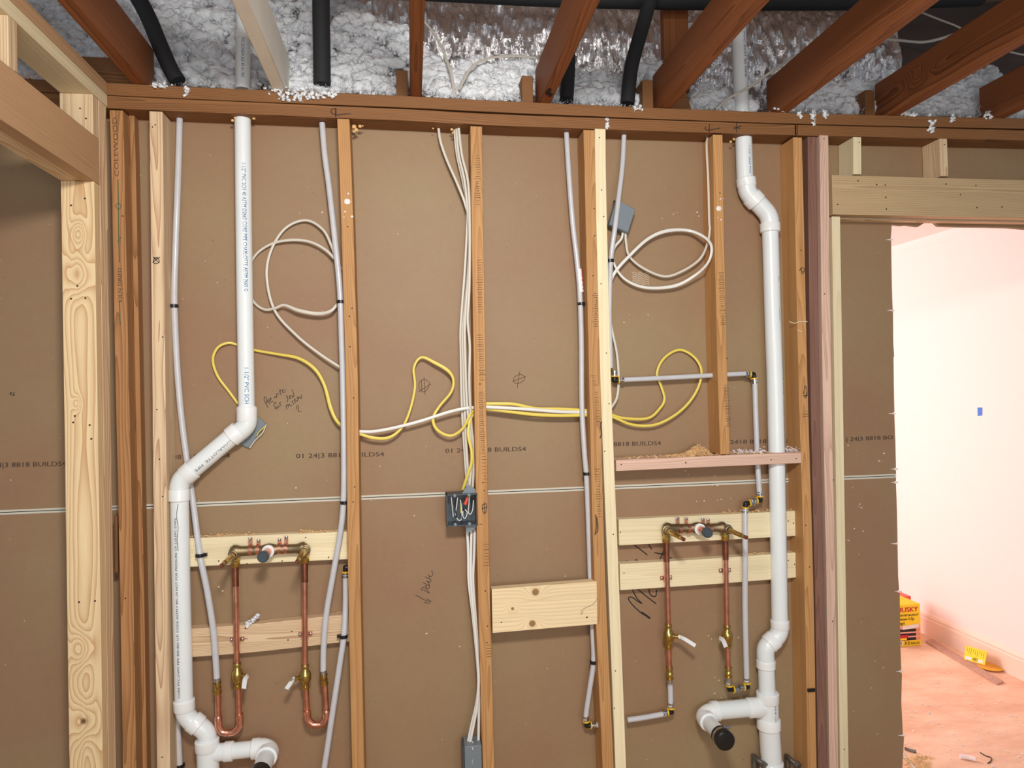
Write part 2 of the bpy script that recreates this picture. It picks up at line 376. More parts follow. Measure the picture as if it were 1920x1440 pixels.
for s in (1, -1):
    z0, z1 = zsx(xa), zsx(xb)
    a, b = (.0012, .0072) if s > 0 else (-.0072, -.0012)
    mb.hexa([(xa, DY - .0008, z0 + a), (xb, DY - .0008, z1 + a), (xb, DY + .002, z1 + a), (xa, DY + .002, z0 + a), (xa, DY - .0008, z0 + b), (xb, DY - .0008, z1 + b), (xb, DY + .002, z1 + b), (xa, DY + .002, z0 + b)])
mb.build('edge_paper', M['seam'], wall)
mb = MB(); mb.hexa([(xa, DY + .004, zsx(xa) - .002), (xb, DY + .004, zsx(xb) - .002), (xb, DY + .006, zsx(xb) - .002), (xa, DY + .006, zsx(xa) - .002), (xa, DY + .004, zsx(xa) + .002), (xb, DY + .004, zsx(xb) + .002), (xb, DY + .006, zsx(xb) + .002), (xa, DY + .006, zsx(xa) + .002)])
mb.build('joint_gap', M['hole'], wall)
# plaster specks and small screw tears on the brown paper
mb = MB()
sp = [(1100, 610), (408, 530), (562, 400), (604, 398), (1265, 400), (1270, 398), (1262, 402), (1307, 398), (1310, 405), (1180, 590), (1215, 590), (1170, 605), (1285, 883), (1340, 892), (1335, 909), (1345, 910), (1290, 890), (1306, 940), (1320, 939), (1345, 938), (1352, 936), (1370, 935), (777, 967), (1025, 1030), (1060, 1080), (862, 1212), (798, 1188), (800, 1188), (712, 874), (555, 915), (1192, 1240), (1425, 1200), (1340, 1270), (1348, 1276), (1340, 1300), (1352, 1308), (1212, 1424), (1340, 1410), (1385, 1195), (1328, 1192), (1334, 1198), (410, 1100), (418, 1108), (1610, 950), (1612, 945), (1615, 952), (1618, 996), (1602, 991), (1610, 1040), (1640, 1240), (1656, 1252), (1634, 1290), (1600, 1334), (1645, 1376), (1652, 865), (1648, 864), (1657, 850), (1590, 835), (1588, 1012), (1591, 1013)]
def fleck(mb, p, r):
    n = 6; a0 = random.random() * 6
    pts = [p + V((math.cos(a0 + k * 1.047) * r * random.uniform(.5, 1.3), 0, math.sin(a0 + k * 1.047) * r * random.uniform(.5, 1.3))) for k in range(n)]
    mb.rings([pts, [q + V((0, -.0012, 0)) * 1 for q in pts]])
for x, y in sp:
    fleck(mb, P(x, y, DY - .0002), random.uniform(.0016, .0036))
for k in range(170):
    x = random.uniform(0, 1665); y = random.uniform(250, 1430); fleck(mb, P(x, y, DY - .0002), random.uniform(.0006, .0017))
mb.build('plaster_specks', M['speck'], wall)
mb = MB()
for k in range(110):
    x = random.uniform(0, 1665); y = random.uniform(250, 1430); fleck(mb, P(x, y, DY - .0002), random.uniform(.0006, .0015))
mb.build('dark_specks', M['stamp'], wall)
# wavy glue residue near the coil of cable
strokes([[(1185 + k % 2, 512 + k * 4), (1190, 510 + k * 4), (1195, 514 + k * 4), (1200, 510 + k * 4), (1206, 514 + k * 4), (1212, 511 + k * 4), (1217, 514 + k * 4)] for k in range(6)], DY - .0003, .0007, M['speck'], wall, 'glue_residue')
# white screw tears sticking out of the sawn edge
mb = MB()
for x, y in [(1664, 449.5), (1667, 582), (1669, 775.5), (1674, 879.5), (1674, 904.5), (1674, 1019.5), (1681, 1109), (1684, 1259), (1687, 1379)]:
    a = P(x - 4, y, DY - .002); b = P(x + 9, y, DY - .002); mb.lathe(a, b, [(0, .0004), (.5, .0022), (1, .0035)], 6)
mb.build('torn_paper', M['paper'], wall)
# stamped production code, repeated along the sheet
for (xa_, xb_, yy, tx) in [(-36, 124, 875, '01 24|3 8818 BUILDS4'), (288, 431, 860, '24|3 8818 BUILDS-4'), (555, 720, 857, '01 24|3 8818 BUILDS4'), (835, 986, 847, '01 24|3 8818 BUILDS4'), (1100, 1239, 836, '01 24|3 8818 BUILDS4'), (1348, 1500, 831, '01 2418 8818 BUILDS4'), (1587, 1674, 825, '| 24|3 8818 BO')]:
    text_flat(tx, P(xa_, yy + 2, DY), P(xb_, yy - 1.5, DY), .0145, (0, -1, 0), M['fstamp'], wall, 'stamped_code', .0007)
# handwriting on the paper
def zs(x0, y0, k, lst): return [[(x0 + a / k, y0 + b / k) for a, b in st] for st in lst]
strokes(zs(485, 720, 19.2, [[(240, 470), (200, 480), (200, 600), (235, 660), (345, 860)], [(240, 470), (290, 530), (270, 640)], [(340, 560), (290, 700), (330, 600), (400, 730)], [(340, 590), (360, 520)], [(405, 590), (445, 560), (435, 490), (400, 560), (410, 640), (460, 650), (520, 610)],
    [(550, 460), (585, 510), (620, 440), (655, 480), (645, 340)], [(695, 330), (715, 390)], [(683, 160), (683, 185)], [(755, 200), (770, 300), (815, 400)], [(765, 330), (780, 230), (800, 190)], [(855, 260), (890, 220), (860, 210), (850, 290), (940, 300), (950, 190)],
    [(640, 720), (600, 660), (550, 700), (570, 800), (620, 850), (680, 910)], [(580, 905), (650, 820)], [(665, 800), (700, 850), (735, 800), (690, 780)], [(740, 720), (790, 650), (760, 690), (800, 790)],
    [(985, 400), (1030, 460), (990, 470)], [(1030, 470), (1055, 560), (1020, 655)], [(1110, 470), (1160, 440), (1130, 410), (1100, 470), (1120, 530), (1170, 500)], [(1250, 400), (1200, 440), (1220, 480), (1270, 440), (1260, 350), (1185, 195)],
    [(1000, 750), (995, 830), (1030, 915)], [(1000, 800), (1050, 740), (1080, 840)], [(1070, 760), (1110, 730), (1150, 790), (1200, 760)], [(1135, 650), (1145, 670)], [(1215, 610), (1230, 670), (1260, 740)], [(1215, 650), (1240, 590)], [(1285, 540), (1300, 610), (1325, 690)], [(1290, 600), (1320, 530)], [(1350, 560), (1340, 600), (1400, 610), (1410, 480), (1370, 500)], [(1430, 470), (1440, 520), (1480, 470), (1510, 510), (1550, 510), (1535, 390)],
    [(1350, 910), (1370, 810), (1410, 770), (1435, 830), (1420, 930), (1440, 990), (1540, 990)]]), DY - .0005, .0009, M['ink'], wall)
strokes([[(19, 736), (19, 741)], [(19, 736), (22, 736), (20, 739), (23, 741)], [(24, 737), (27, 737), (24, 741), (28, 741)]], DY - .0005, .0008, M['ink'], wall)
strokes(zs(765, 1050, 16, [[(225, 1055), (340, 1110), (460, 1180), (660, 1255)], [(490, 1265), (600, 1300), (680, 1280)], [(570, 1160), (700, 1245)],
    [(455, 890), (540, 940), (640, 1000)], [(640, 1000), (570, 880), (490, 830), (410, 840), (405, 890), (430, 930)], [(575, 790), (520, 770), (560, 830), (620, 850), (650, 810), (640, 760)], [(440, 665), (570, 740), (640, 765)], [(640, 765), (620, 690), (560, 630), (630, 660), (680, 640), (685, 580)], [(505, 495), (590, 550), (685, 580)], [(590, 435), (640, 490), (630, 560)], [(640, 480), (700, 490), (740, 430), (710, 310)]]), DY - .0005, .0009, M['ink'], wall)
strokes([[(975, 696), (972, 710), (970, 727)], [(984, 706), (975, 702), (965, 707), (963, 716), (972, 719), (982, 713), (984, 706)], [(961, 715), (972, 711), (986, 706)]], DY - .0005, .0010, M['stamp'], wall)
strokes([[(795, 707), (797, 740)], [(803, 715), (795, 711), (786, 718), (787, 730), (795, 735), (803, 727), (805, 716)], [(784, 735), (797, 727), (808, 720)], [(790, 712), (791, 732)]], DY - .0005, .0010, M['stamp'], wall)
strokes(zs(1155, 1010, 9, [[(575, 1345), (500, 1300), (415, 1245), (290, 1130), (215, 1030), (225, 985), (290, 1000), (370, 1060), (440, 1095)], [(440, 1095), (350, 1000), (290, 890), (280, 850)], [(680, 1100), (560, 1010), (410, 890), (360, 850)], [(560, 850), (565, 920), (620, 975), (675, 960), (685, 860)],
    [(310, 110), (420, 190), (530, 275)], [(550, 100), (605, 180)], [(650, 235), (800, 270), (970, 345)], [(810, 200), (770, 280), (740, 360)], [(180, 370), (185, 410)], [(300, 400), (340, 355), (390, 395)]]), DY - .0006, .0019, M['ink'], wall)
strokes(zs(1155, 1010, 9, [[(425, 1240), (500, 1290), (575, 1345)]]), DY - .0008, .0034, M['ink'], wall)

# floors, roof deck, far room
struct(MB().box(XL - .3, 3.1, -3.4, .0, -.03, 0).build('floor_near_room', M['subfloor']))
struct(MB().box(XL - .3, 3.2, .0, 4.4, -.03, 0).build('floor', M['floor']))
PW = 3.0
struct(MB().box(PW, PW + .1, .1016, 4.4, 0, 2.33).build('wall_right', M['wallpaint']), 'pink white textured wall of the room beyond the doorway')
struct(MB().box(-1.0, PW + .1, 4.3, 4.4, 0, 2.33).build('wall_far', M['wallpaint']))
struct(MB().box(-1.0, PW + .1, .1016, 4.4, 2.33, 2.345).build('ceiling', M['ceilpaint']))
mb = MB(); prof = [(0, 0), (-.016, 0), (-.016, .095), (-.012, .1), (-.013, .112), (-.006, .128), (0, .132)]
rings = [[(PW + a, y, z) for a, z in prof] for y in (.11, 4.3)]; mb.rings(rings)
struct(mb.build('baseboard_right', M['trimpaint'], sharp=20))
mb = MB(); mb.rings([[(PW + a, y, 2.33 + z) for a, z in ((0, 0), (-.06, 0), (-.05, -.012), (-.02, -.035), (0, -.05))] for y in (.11, 4.3)])
struct(mb.build('trim_1', M['ceilpaint'], sharp=20))
# roof deck high over the joists and a dark gable-ward board wall
mb = MB(); mb.hexa([(XL - .3, -3.2, 4.25), (3.9, -3.2, 4.25), (3.9, 1.9, 3.35), (XL - .3, 1.9, 3.35), (XL - .3, -3.2, 4.29), (3.9, -3.2, 4.29), (3.9, 1.9, 3.39), (XL - .3, 1.9, 3.39)])
struct(mb.build('ceiling_roof_deck', wood('roof_boards', srgb(150, 122, 104), srgb(104, 80, 66), 'y', .006, .5)), 'grey brown boards of the roof deck above the attic')
struct(MB().box(XL - .3, 3.9, 1.88, 1.92, 2.40, 3.34).build('wall_attic', W('redb', 'x')))

# ------------------------------------------------------------------ boards
def smoothrows(rows, n=5):
    if len(rows) < 3: return rows
    r = crom([V((a, b, 0)) for a, b in rows], n); return [(q.x, q.y) for q in r]
def board_v(name, rows, Yf, wd, dp, mat, label, cat='stud', group=None, holes=(), bevel=.0018):
    """upright board: rows are (pixel of the front left edge) from top to bottom on the plane Y = Yf"""
    mb = MB(); rg = []
    for x, y in smoothrows(rows):
        p = P(x, y, Yf); rg.append([p, p + V((wd, 0, 0)), p + V((wd, dp, 0)), p + V((0, dp, 0))])
    mb.rings(rg); p = P(rows[-1][0], rows[-1][1], Yf)
    o = mb.build(name, mat, None, bevel=bevel, sharp=30); tag(o, label, cat, group)
    nails(o, holes, Yf - .0006); return o
def board_h(name, rows, Yf, ht, dp, mat, label, cat='board', group=None, holes=(), bevel=.0018, kind=None):
    """level board: rows are pixels of the front top edge from left to right"""
    mb = MB(); rg = []
    for x, y in smoothrows(rows):
        p = P(x, y, Yf); rg.append([p, p + V((0, dp, 0)), p + V((0, dp, -ht)), p + V((0, 0, -ht))])
    mb.rings(rg); o = mb.build(name, mat, None, bevel=bevel, sharp=30)
    tag(o, label, cat, group); nails(o, holes, Yf - .0006); return o
def ext(rows, xto):   # continue a list of rows to pixel x = xto
    (a, b), (c, d) = rows[-2], rows[-1]; return rows + [(xto, d + (d - b) / (c - a) * (xto - c))]
def extend_down(rows, yto=1680):
    (a, b), (c, d) = rows[-2], rows[-1]; k = (c - a) / (d - b) * .5 + .011; return rows + [(c + k * (yto - d), yto)]
# double top plate
top_rows = [(-260, 132), (205, 155), (480, 168), (770, 180), (960, 190), (1440, 210), (1920, 222), (2200, 228)]
mid_rows = [(-260, 156), (205, 179.5), (480, 192), (770, 205), (960, 215), (1440, 232), (1920, 244), (2200, 250)]
tp = board_h('top_plate', top_rows, 0, .0375, DY, W('redb', 'x'), 'dark red-brown upper board of the double top plate running across the whole wall', 'top plate')
lp = [r for r in mid_rows if r[0] < 1495]
lpl = board_h('top_plate', lp + [(1494, 233.5)], 0, .0375, DY, W('redb', 'x'), 'red-brown lower top plate board carrying black layout marks above the studs', 'top plate')
lpr = board_h('top_plate', [(1496, 233.6), (1700, 238.5), (1920, 244), (2200, 250)], 0, .0375, DY, W('redb', 'x'), 'short lower top plate board over the doorway right of the butt joint', 'top plate')
strokes([[(629, 202), (629, 219)], [(630, 203), (630, 218)], [(628, 203), (621, 206), (622, 212), (628, 215)], [(630, 216), (645, 214), (658, 213)]], -.0005, .0013, M['ink'], lpl, 'layout_mark')
strokes([[(1330, 233), (1330, 248)], [(1324, 238), (1322, 242), (1330, 244), (1350, 240)]], -.0005, .0013, M['ink'], lpl, 'layout_mark')
strokes([[(1381, 230), (1381, 249)], [(1375, 242), (1390, 236)], [(1376, 238), (1388, 241)]], -.0005, .0013, M['ink'], lpl, 'layout_mark')
# studs
mt_post_knots = []
def wk(x, y, Yd, s, c): p = P(x, y, Yd); return (tuple(p), s, c)
post_mat = wood('knotty_pine_post', srgb(238, 212, 168), srgb(196, 148, 98), 'z', .0058, .85, .022, (.045, .045), .06,
                knots=[wk(150, 515, -.09, .035, 0), wk(154, 1214, -.09, .028, .011), wk(160, 1349, -.09, .034, .016), wk(147, 756, -.09, .012, .006), wk(150, 440, -.09, .02, 0)])
LXR = P(207, 720, -.011).x
def zpx(x, y, Y=None, X=None): return (P(x, y, Y) if X is None else PX(x, y, X)).z
YP = PX(182, 720, LXR).y
hz0, hz1 = PX(187, 347, LXR).z, PX(187, 262, LXR).z       # header bottom, top
ztop = P(205, 155, 0).z; zmid = ztop - .0381; zbot = ztop - .0762
def lbox(name, x0, x1, y0, y1, z0, z1, mat, label, cat, bevel=.0018, group=None):
    o = MB().box(x0, x1, y0, y1, z0, z1).build(name, mat, None, bevel=bevel, sharp=30); return tag(o, label, cat, group)
jack = lbox('jack_stud', LXR - .0889, LXR, YP, YP + .0381, 0, hz0, post_mat, 'pale knotty pine jack stud under the header at the left doorway', 'stud')
nails(jack, [(133, 385), (159, 372), (133, 560), (160, 559), (145, 536), (137, 792), (140, 780), (168, 797), (171, 823), (148, 1129), (178, 1127)], YP - .0008, .0028)
lbox('king_stud', LXR - .0889, LXR, YP + .0385, -.011, 0, zbot - .0005, W('pink', 'z'), 'pine king stud behind the knotty jack stud of the left doorway', 'stud')
crp = lbox('cripple_stud', LXR - .0889, LXR - .0005, YP, YP + .0378, hz1 + .0005, zbot - .0005, W('pine', 'z'), 'short striped pine cripple between left header and plates nearest the corner', 'stud')
nails(crp, [(150, 203), (161, 222)], YP - .0008, .0025)
c2y = PX(16, 90, LXR).y
lbox('cripple_stud', LXR - .0889, LXR - .0005, c2y, c2y + .0381, hz1 + .0005, zbot - .0005, W('pine', 'z'), 'short pine cripple above the left header at the far left picture edge', 'stud')
hy = -1.75
hd = thing('header', 'pinkish built-up door header running toward the viewer along the left wall', 'header', (LXR - .0889, hy, hz0))
MB().box(LXR - .0381, LXR, hy, YP + .038, hz0, hz1).build('front_ply', W('tan', 'y'), hd, bevel=.0018)
MB().box(LXR - .0889, LXR - .0508, hy, YP + .038, hz0, hz1).build('back_ply', W('pine', 'y'), hd, bevel=.0018)
MB().box(LXR - .0505, LXR - .0384, hy, YP + .038, hz0 + .002, hz1 - .002).build('spacer_ply', W('pink', 'y'), hd, bevel=.0005)
lbox('top_plate', LXR - .0889, LXR, hy, -.0012, zmid + .0005, ztop, W('tan', 'y'), 'upper pine top plate board of the left wall running toward the viewer', 'top plate')
lbox('top_plate', LXR - .0889, LXR, hy, -.0012, zbot, zmid, W('cream', 'y'), 'lower pine top plate board of the left wall with pale yellow underside', 'top plate')
# main wall studs
def bot(rows): return extend_down(rows)
s0 = board_v('stud', bot([(205, 206), (209, 360), (216, 720), (224, 1080), (230, 1440)]), 0, .0381, DY - .0005, W('brown', 'z'), 'brown stud beside the left post, stamped with lettering and a green ink line', 'stud', holes=[(235, 1122), (230, 405)])
text_flat("COLEWOOD", P(223, 331, 0), P(219, 220, 0), .012, (0, -1, 0), M['stamp'], s0, 'stamped_lettering', label='grade stamp running down the stud')
text_flat("KILN DRIED", P(229, 566, 0), P(228, 502, 0), .011, (0, -1, 0), M['stamp'], s0, 'stamped_lettering')
strokes([[(221, 336), (222, 380), (222.5, 440), (224, 492)], [(224, 566), (225.5, 608)]], -.0005, .0014, M['green'], s0, 'ink_line', smooth=False)
strokes([[(216, 386), (222, 381), (227, 387), (222, 393), (216, 386)]], -.0006, .0009, M['green'], s0, 'stamp_mark')
strokes([[(222, 444), (227, 446), (221, 452), (227, 454)]], -.0006, .0009, M['green'], s0, 'stamp_mark')
board_v('nailer_strip', bot([(241, 208), (245, 360), (252, 720), (259, 1080), (265, 1440)]), .052, .016, .036, W('brown', 'z'), 'narrow brown nailer strip set back between the stamped stud and the first new stud', 'board')
s1 = board_v('stud', bot([(279.5, 208), (281.5, 360), (285, 720), (289, 1080), (294, 1440)]), -.0005, .0381, DY - .001, W('pink', 'z'), 'pale pinkish new stud left of the first white drain pipe', 'stud', holes=[(291, 234), (286, 238), (294, 768), (299, 861), (305, 931), (305, 632), (304, 1420)])
strokes([[(287, 482), (299, 493)], [(286, 492), (300, 482)], [(289, 483), (297, 485), (298, 492), (290, 494), (288, 487), (296, 482)]], -.0012, .0011, M['ink'], s1, 'scribbled_mark')
sA = board_v('stud', bot([(632, 222), (637.5, 360), (643, 540), (648, 720), (652.5, 1080), (660, 1440)]), 0, .0381, DY - .0005, W('old', 'z'), 'orange-brown stud right of the left faucet, with a blob of white plaster near its top', 'stud', holes=[(652, 425), (655, 593), (660, 578), (656, 650), (663, 746), (665, 913), (662, 941)])
mb = MB()
for x, y, r in [(651, 378, .010), (647, 397, .003), (653, 363, .003), (660, 406, .004), (645, 407, .002)]:
    p = P(x, y, -.001); mb.ball(p, r, 10, (1, .25, 1))
mb.build('plaster_blob', M['paper'], sA)
sB = board_v('stud', bot([(882, 236), (883.5, 360), (889, 720), (896, 1080), (905, 1440)]), 0, .0381, DY - .0005, W('old', 'z'), 'orange-brown middle stud carrying the open electrical box', 'stud', holes=[(900, 720), (908, 920), (905, 905), (914, 1174), (910, 1108), (913, 1205)])
strokes([[(904, 947), (912, 945), (911, 960), (906, 961), (904, 947)], [(903, 954), (914, 951)], [(899, 983), (904, 982.5)], [(908, 942), (909, 964)]], -.0005, .0010, M['ink'], sB, 'pencilled_mark')
sC = board_v('stud', bot([(1094, 243), (1097, 360), (1105, 720), (1114, 1080), (1130, 1440)]), 0, .0381, DY - .0005, W('old', 'z'), 'orange-brown weathered stud doubled with the cream pine stud at mid-right', 'stud', holes=[(1112, 517), (1114, 391), (1115, 442), (1126, 793)])
strokes([[(1128, 790), (1126, 800), (1128, 812), (1125, 822)], [(1117, 965), (1118, 985), (1116, 1003)], [(1119, 970), (1121, 990), (1119, 1000)]], -.0005, .0022, M['stamp'], sC, 'bark_streak')
sD = board_v('stud', bot([(1115.5, 241), (1117, 360), (1126, 720), (1140, 1080), (1154, 1440)]), -.001, .0370, DY - .001, W('cream', 'z'), 'cream new pine stud nailed to the weathered stud left of the right faucet', 'stud', holes=[(1124, 258), (1128, 356), (1132, 406), (1127, 532), (1142, 757), (1134, 846), (1150, 1002), (1152, 1328), (1154, 1258), (1137, 662)])
sE = board_v('stud', [(1337, 252), (1340, 440), (1346, 700), (1351, 852)], 0, .0345, DY - .0005, W('old', 'z'), 'short orange-brown stud standing on the horizontal blocking at right', 'stud', holes=[(1350, 362), (1363, 672)])
mb = MB()
for x, y, r in [(1348, 391, .010), (1351, 373, .003), (1346, 408, .002), (1357, 372, .0015), (1352, 412, .003)]:
    mb.ball(P(x, y, -.001), r, 10, (1, .3, 1))
mb.build('plaster_blob', M['paper'], sE)
sF = board_v('stud', bot([(1487.5, 257), (1492, 450), (1498, 720), (1508.5, 1080), (1515, 1440)]), 0, .0330, DY - .0005, W('old', 'z'), 'orange-brown stud right of the tall white drain pipe', 'stud', holes=[(1502, 469), (1518, 1063), (1511, 985)])
strokes([[(1500, 504), (1505, 510), (1509, 503)], [(1498, 508), (1504, 502), (1510, 506), (1504, 514)], [(1502, 500), (1503, 514)]], -.0006, .0009, M['ink'], sF, 'scribbled_mark')
strokes([[(1506, 738), (1511, 724), (1513, 740), (1506, 742)], [(1507, 744), (1514, 741), (1509, 747), (1513, 735)], [(1509, 722), (1507, 742)]], -.0006, .0009, M['ink'], sF, 'scribbled_mark')
strokes([[(1480, 603), (1490, 606), (1500, 603), (1514, 603)], [(1495, 618), (1503, 622)]], -.0006, .0012, M['speck'], sF, 'plaster_smear')
mb = MB(); p = P(1521, 1294, -.004); mb.obox(p, (.0135, 0, 0), (0, .003, 0), (0, 0, .0055)); mb.build('black_clip', M['black'], sF, bevel=.001)
# roller and grade marks pressed in the faces of the old studs
def rollers(parent, segs, wfrac=(.3, .85)):
    for (xa_, ya_, xb_, yb_, n) in segs:
        mb = MB()
        for k in range(n):
            t = k / max(1, n - 1); x = xa_ + (xb_ - xa_) * t; y = ya_ + (yb_ - ya_) * t + random.uniform(-.6, .6)
            ww = random.uniform(2.5, 6)
            a = P(x - ww, y, -.0007); b = P(x + ww, y - .3, -.0007)
            mb.tube([a, b], random.uniform(.0004, .0009), ref=(0, 1, 0), prof=RIB)
        mb.build('roller_marks', M['stamp'], parent)
rollers(sB, [(895, 292, 896, 384, 22), (899, 488, 900, 585, 22), (899, 628, 905, 712, 20), (902, 735, 906, 850, 30), (907, 856, 910, 905, 9), (912, 1020, 912, 1060, 8), (916, 1210, 917, 1232, 5)])
rollers(sC, [(1116, 550, 1117, 612, 16), (1112, 705, 1116, 722, 5), (1118, 735, 1122, 790, 12), (1119, 880, 1124, 968, 20)])
rollers(sE, [(1352, 512, 1356, 608, 28), (1361, 722, 1367, 800, 26)])
rollers(sF, [(1511, 771, 1511, 781, 3)])
king = board_v('king_stud', bot([(1537, 253), (1543, 720), (1550, 1080), (1556, 1440)]), -.0008, .0330, DY, W('rose', 'z'), 'pinkish king stud left of the right doorway, running up to the plates', 'stud', holes=[(1546, 551), (1545, 260), (1561, 1165), (1563, 900)])
# added dark board standing in for the king stud's shaded side face
board_v('stud', bot([(1514.5, 256), (1520, 720), (1528, 1080), (1534.5, 1440)]), .004, .0325, DY - .005, W('shaded_side', 'z'), 'added dark purplish-brown board standing in for the shaded side of the pinkish king stud', 'stud')
jr = board_v('jack_stud', bot([(1560, 405.5), (1565, 720), (1570.5, 1080), (1576, 1440)]), 0, .0315, DY - .0005, W('cream', 'z'), 'smooth pale jack stud under the header at the right doorway', 'stud', holes=[(1583, 1405)])
# right doorway header (two plies)
z1h = P(1560, 328, 0).z; z0h = P(1560, 402, 0).z; xh = P(1560.5, 360, 0).x
hr = thing('header', 'pale pine door header with nail holes spanning the right doorway', 'header', (xh, 0, z0h))
pl = MB().box(xh, 2.95, -.001, .0375, z0h, z1h).build('front_ply', wood('header_pine', srgb(194, 168, 130), srgb(152, 122, 84), 'x', .006, .55, .012, (.03, .10)), hr, bevel=.0018)
MB().box(xh, 2.95, .0505, .0885, z0h - .004, z1h).build('back_ply', W('pink', 'x'), hr, bevel=.0018)
nails(pl, [(1571, 383), (1609, 339), (1661, 370), (1662, 392), (1660, 347), (1774, 345), (1801, 365), (1832, 389), (1879, 388), (1644, 346), (1830, 348)], -.0018, .0026)
c1 = board_v('cripple_stud', [(1600, 256.5), (1600.5, 326.5)], 0, .031, DY - .002, W('cream', 'z'), 'short pale cripple on the right header nearest the king stud', 'stud', holes=[(1611, 267)])
c2 = board_v('cripple_stud', [(1761.5, 259.5), (1764, 330)], 0, .031, DY - .002, W('pine', 'z'), 'short pine cripple on the right header farther right over the doorway', 'stud', holes=[(1771, 271)])
# blocking and backer boards
bk = board_h('blocking', [(1155, 862.5), (1330, 855), (1503, 848)], .0005, .0375, .078, W('rose', 'x'), 'pinkish horizontal blocking board with sawdust on top, holding the short stud', 'blocking', holes=[(1165, 871), (1286, 868), (1286, 867), (1446, 862), (1493, 860)])
b2 = board_h('blocking', [(922, 1105), (1119, 1090)], -.001, .142, .0375, wood('knotty_white_pine', srgb(238, 216, 176), srgb(206, 170, 122), 'x', .012, .5, .014, (.0, .10), corek=.5, knots=[wk(1004, 1110, 0, .018, .014), wk(998, 1169, 0, .016, .013), wk(961, 1141, 0, .01, .006)]), 'wide knotty pine block between the middle stud and the weathered stud', 'blocking', holes=[(940, 1167), (1101, 1157), (1100, 1158)])
strokes([[(1120, 1122), (1112, 1133), (1092, 1143), (1090, 1152), (1094, 1146)]], -.0016, .0006, M['stamp'], b2, 'pencil_line')
BY = .0510
b3 = board_h('backer_board', [(1160, 974), (1330, 966), (1491, 958)], BY, .0889, .0375, W('cream', 'x'), 'cream backer board behind the right faucet body, upper of the two', 'board', holes=[(1478, 977), (1488, 981), (1163, 998)])
b4 = board_h('backer_board', [(1162, 1058), (1330, 1048), (1492, 1036)], BY, .0889, .0375, W('cream', 'x'), 'cream backer board below the right faucet body, lower of the two', 'board', holes=[(1478, 1051), (1170, 1075), (1490, 1058)])
b5 = board_h('backer_board', [(330, 1011), (480, 1004), (652, 997)], BY, .0889, .0375, W('cream', 'x'), 'cream backer board behind the left faucet body', 'board', holes=[(573, 1008), (616, 1045), (529, 1052), (463, 1057), (410, 1052)])
b6 = board_h('backer_board', [(330, 1181), (480, 1170), (656, 1151)], BY, .0889, .0375, W('pink', 'x'), 'pinkish backer board strapping the lower copper risers at left', 'board', holes=[(547, 1184), (540, 1200), (460, 1178)])
tag(b5, None, None); 
# block low in the narrow gap between post and first stud
tag(MB().box(LXR + .001, P(216, 980, .03).x, .02, .085, P(213, 1074, .02).z, P(213, 967, .02).z).build('blocking', W('redb', 'z'), bevel=.001), 'small reddish spacer block in the dark gap beside the left post', 'blocking')

# ------------------------------------------------------------------ attic: joists, lapped ends, insulation, duct, black lines
ZTC = lambda px: P(px, lerp([(-260, 132), (205, 155), (480, 168), (770, 180), (960, 190), (1440, 210), (1920, 222), (2200, 228)], px), 0).z
white_joist = simple('cream_painted_wood', srgb(238, 236, 226), .6, bump=.3, var=.05, vscale=10)
JL = [(247, .0400, W('joist', 'y'), 'dark brown ceiling joist at upper left beside the left wall plates'),
      (511, .0400, white_joist, 'cream painted ceiling joist beside the left attic pipe'),
      (769, .0370, W('joist', 'y'), 'orange-brown ceiling joist seen end-on at picture centre-left'),
      (1012, .0381, W('joist', 'y'), 'ceiling joist with a split dark notch above the cream pine stud'),
      (1239, .0381, W('joist', 'y'), 'ceiling joist rising right, just left of the right attic pipe'),
      (1458, .0400, W('joist', 'y'), 'ceiling joist rising right, just right of the right attic pipe'),
      (1667, .0400, wood('swirl_joist', C_JOIST[0], C_JOIST[1], 'y', .007, .75, .03, (.05, .06), knots=[(tuple(PX(1720, 140, P(1667, 217, 0).x)), .03, 0)]), 'ceiling joist with swirling grain above the right doorway'),
      (1868, .0400, W('joist', 'y'), 'ceiling joist at the right picture edge')]
JX = []
for px, wd, mt, lb in JL:
    p = P(px, 160, 0); z = ZTC(px) + .0006; x = P(px, lerp([(205, 155), (1920, 222)], px), 0).x; JX.append(x)
    o = MB().box(x, x + wd, -2.15, .075, z, z + .14).build('ceiling_joist', mt, bevel=.003, sharp=30); tag(o, lb, 'joist', 'ceiling joists over the wall')
    if px == 1012:
        mb = MB(); q = V((x, -.10, z + .02))
        mb.ball((x + .012, -.085, z + .001), .02, 12, (.5, 1.6, .12)); mb.ball((x + .024, -.06, z + .001), .016, 12, (.5, 1.3, .12)).build('dark_notch', M['hole'], o)
for px, d, lb in [(983, .04, 'brown lapped rafter end beside the notched joist, insulation against it'), (1211, .03, 'orange-brown lapped rafter end just left of the rising joist, topped by fluff'), (1637, .04, 'brown lapped rafter end left of the swirling-grain joist'), (743, .05, 'dark lapped rafter end in shadow left of the end-on joist')]:
    z = ZTC(px) + .0006; x = P(px, lerp([(205, 155), (1920, 222)], px), 0).x
    tag(MB().box(x, x + .0375, d, 1.2, z, z + .105).build('rafter_end', W('redb', 'y'), bevel=.002), lb, 'rafter')
z = ZTC(215) + .0006
tag(MB().box(P(150, 150, .03).x, JX[0] - .002, .03, .068, z, z + .09).build('rafter_block', W('redb', 'x'), bevel=.002), 'reddish block between the left plates and the first joist', 'blocking')
z = ZTC(1290) + .0006; xj = JX[4] + .04
mb = MB(); mb.hexa([(xj, .03, z), (xj + .085, .03, z), (xj + .085, .068, z), (xj, .068, z), (xj, .03, z + .085), (xj + .06, .03, z + .085), (xj + .06, .068, z + .085), (xj, .068, z + .085)])
tag(mb.build('rafter_block', W('redb', 'x'), bevel=.002), 'orange-brown block filling the bay right of the rising joist', 'blocking')
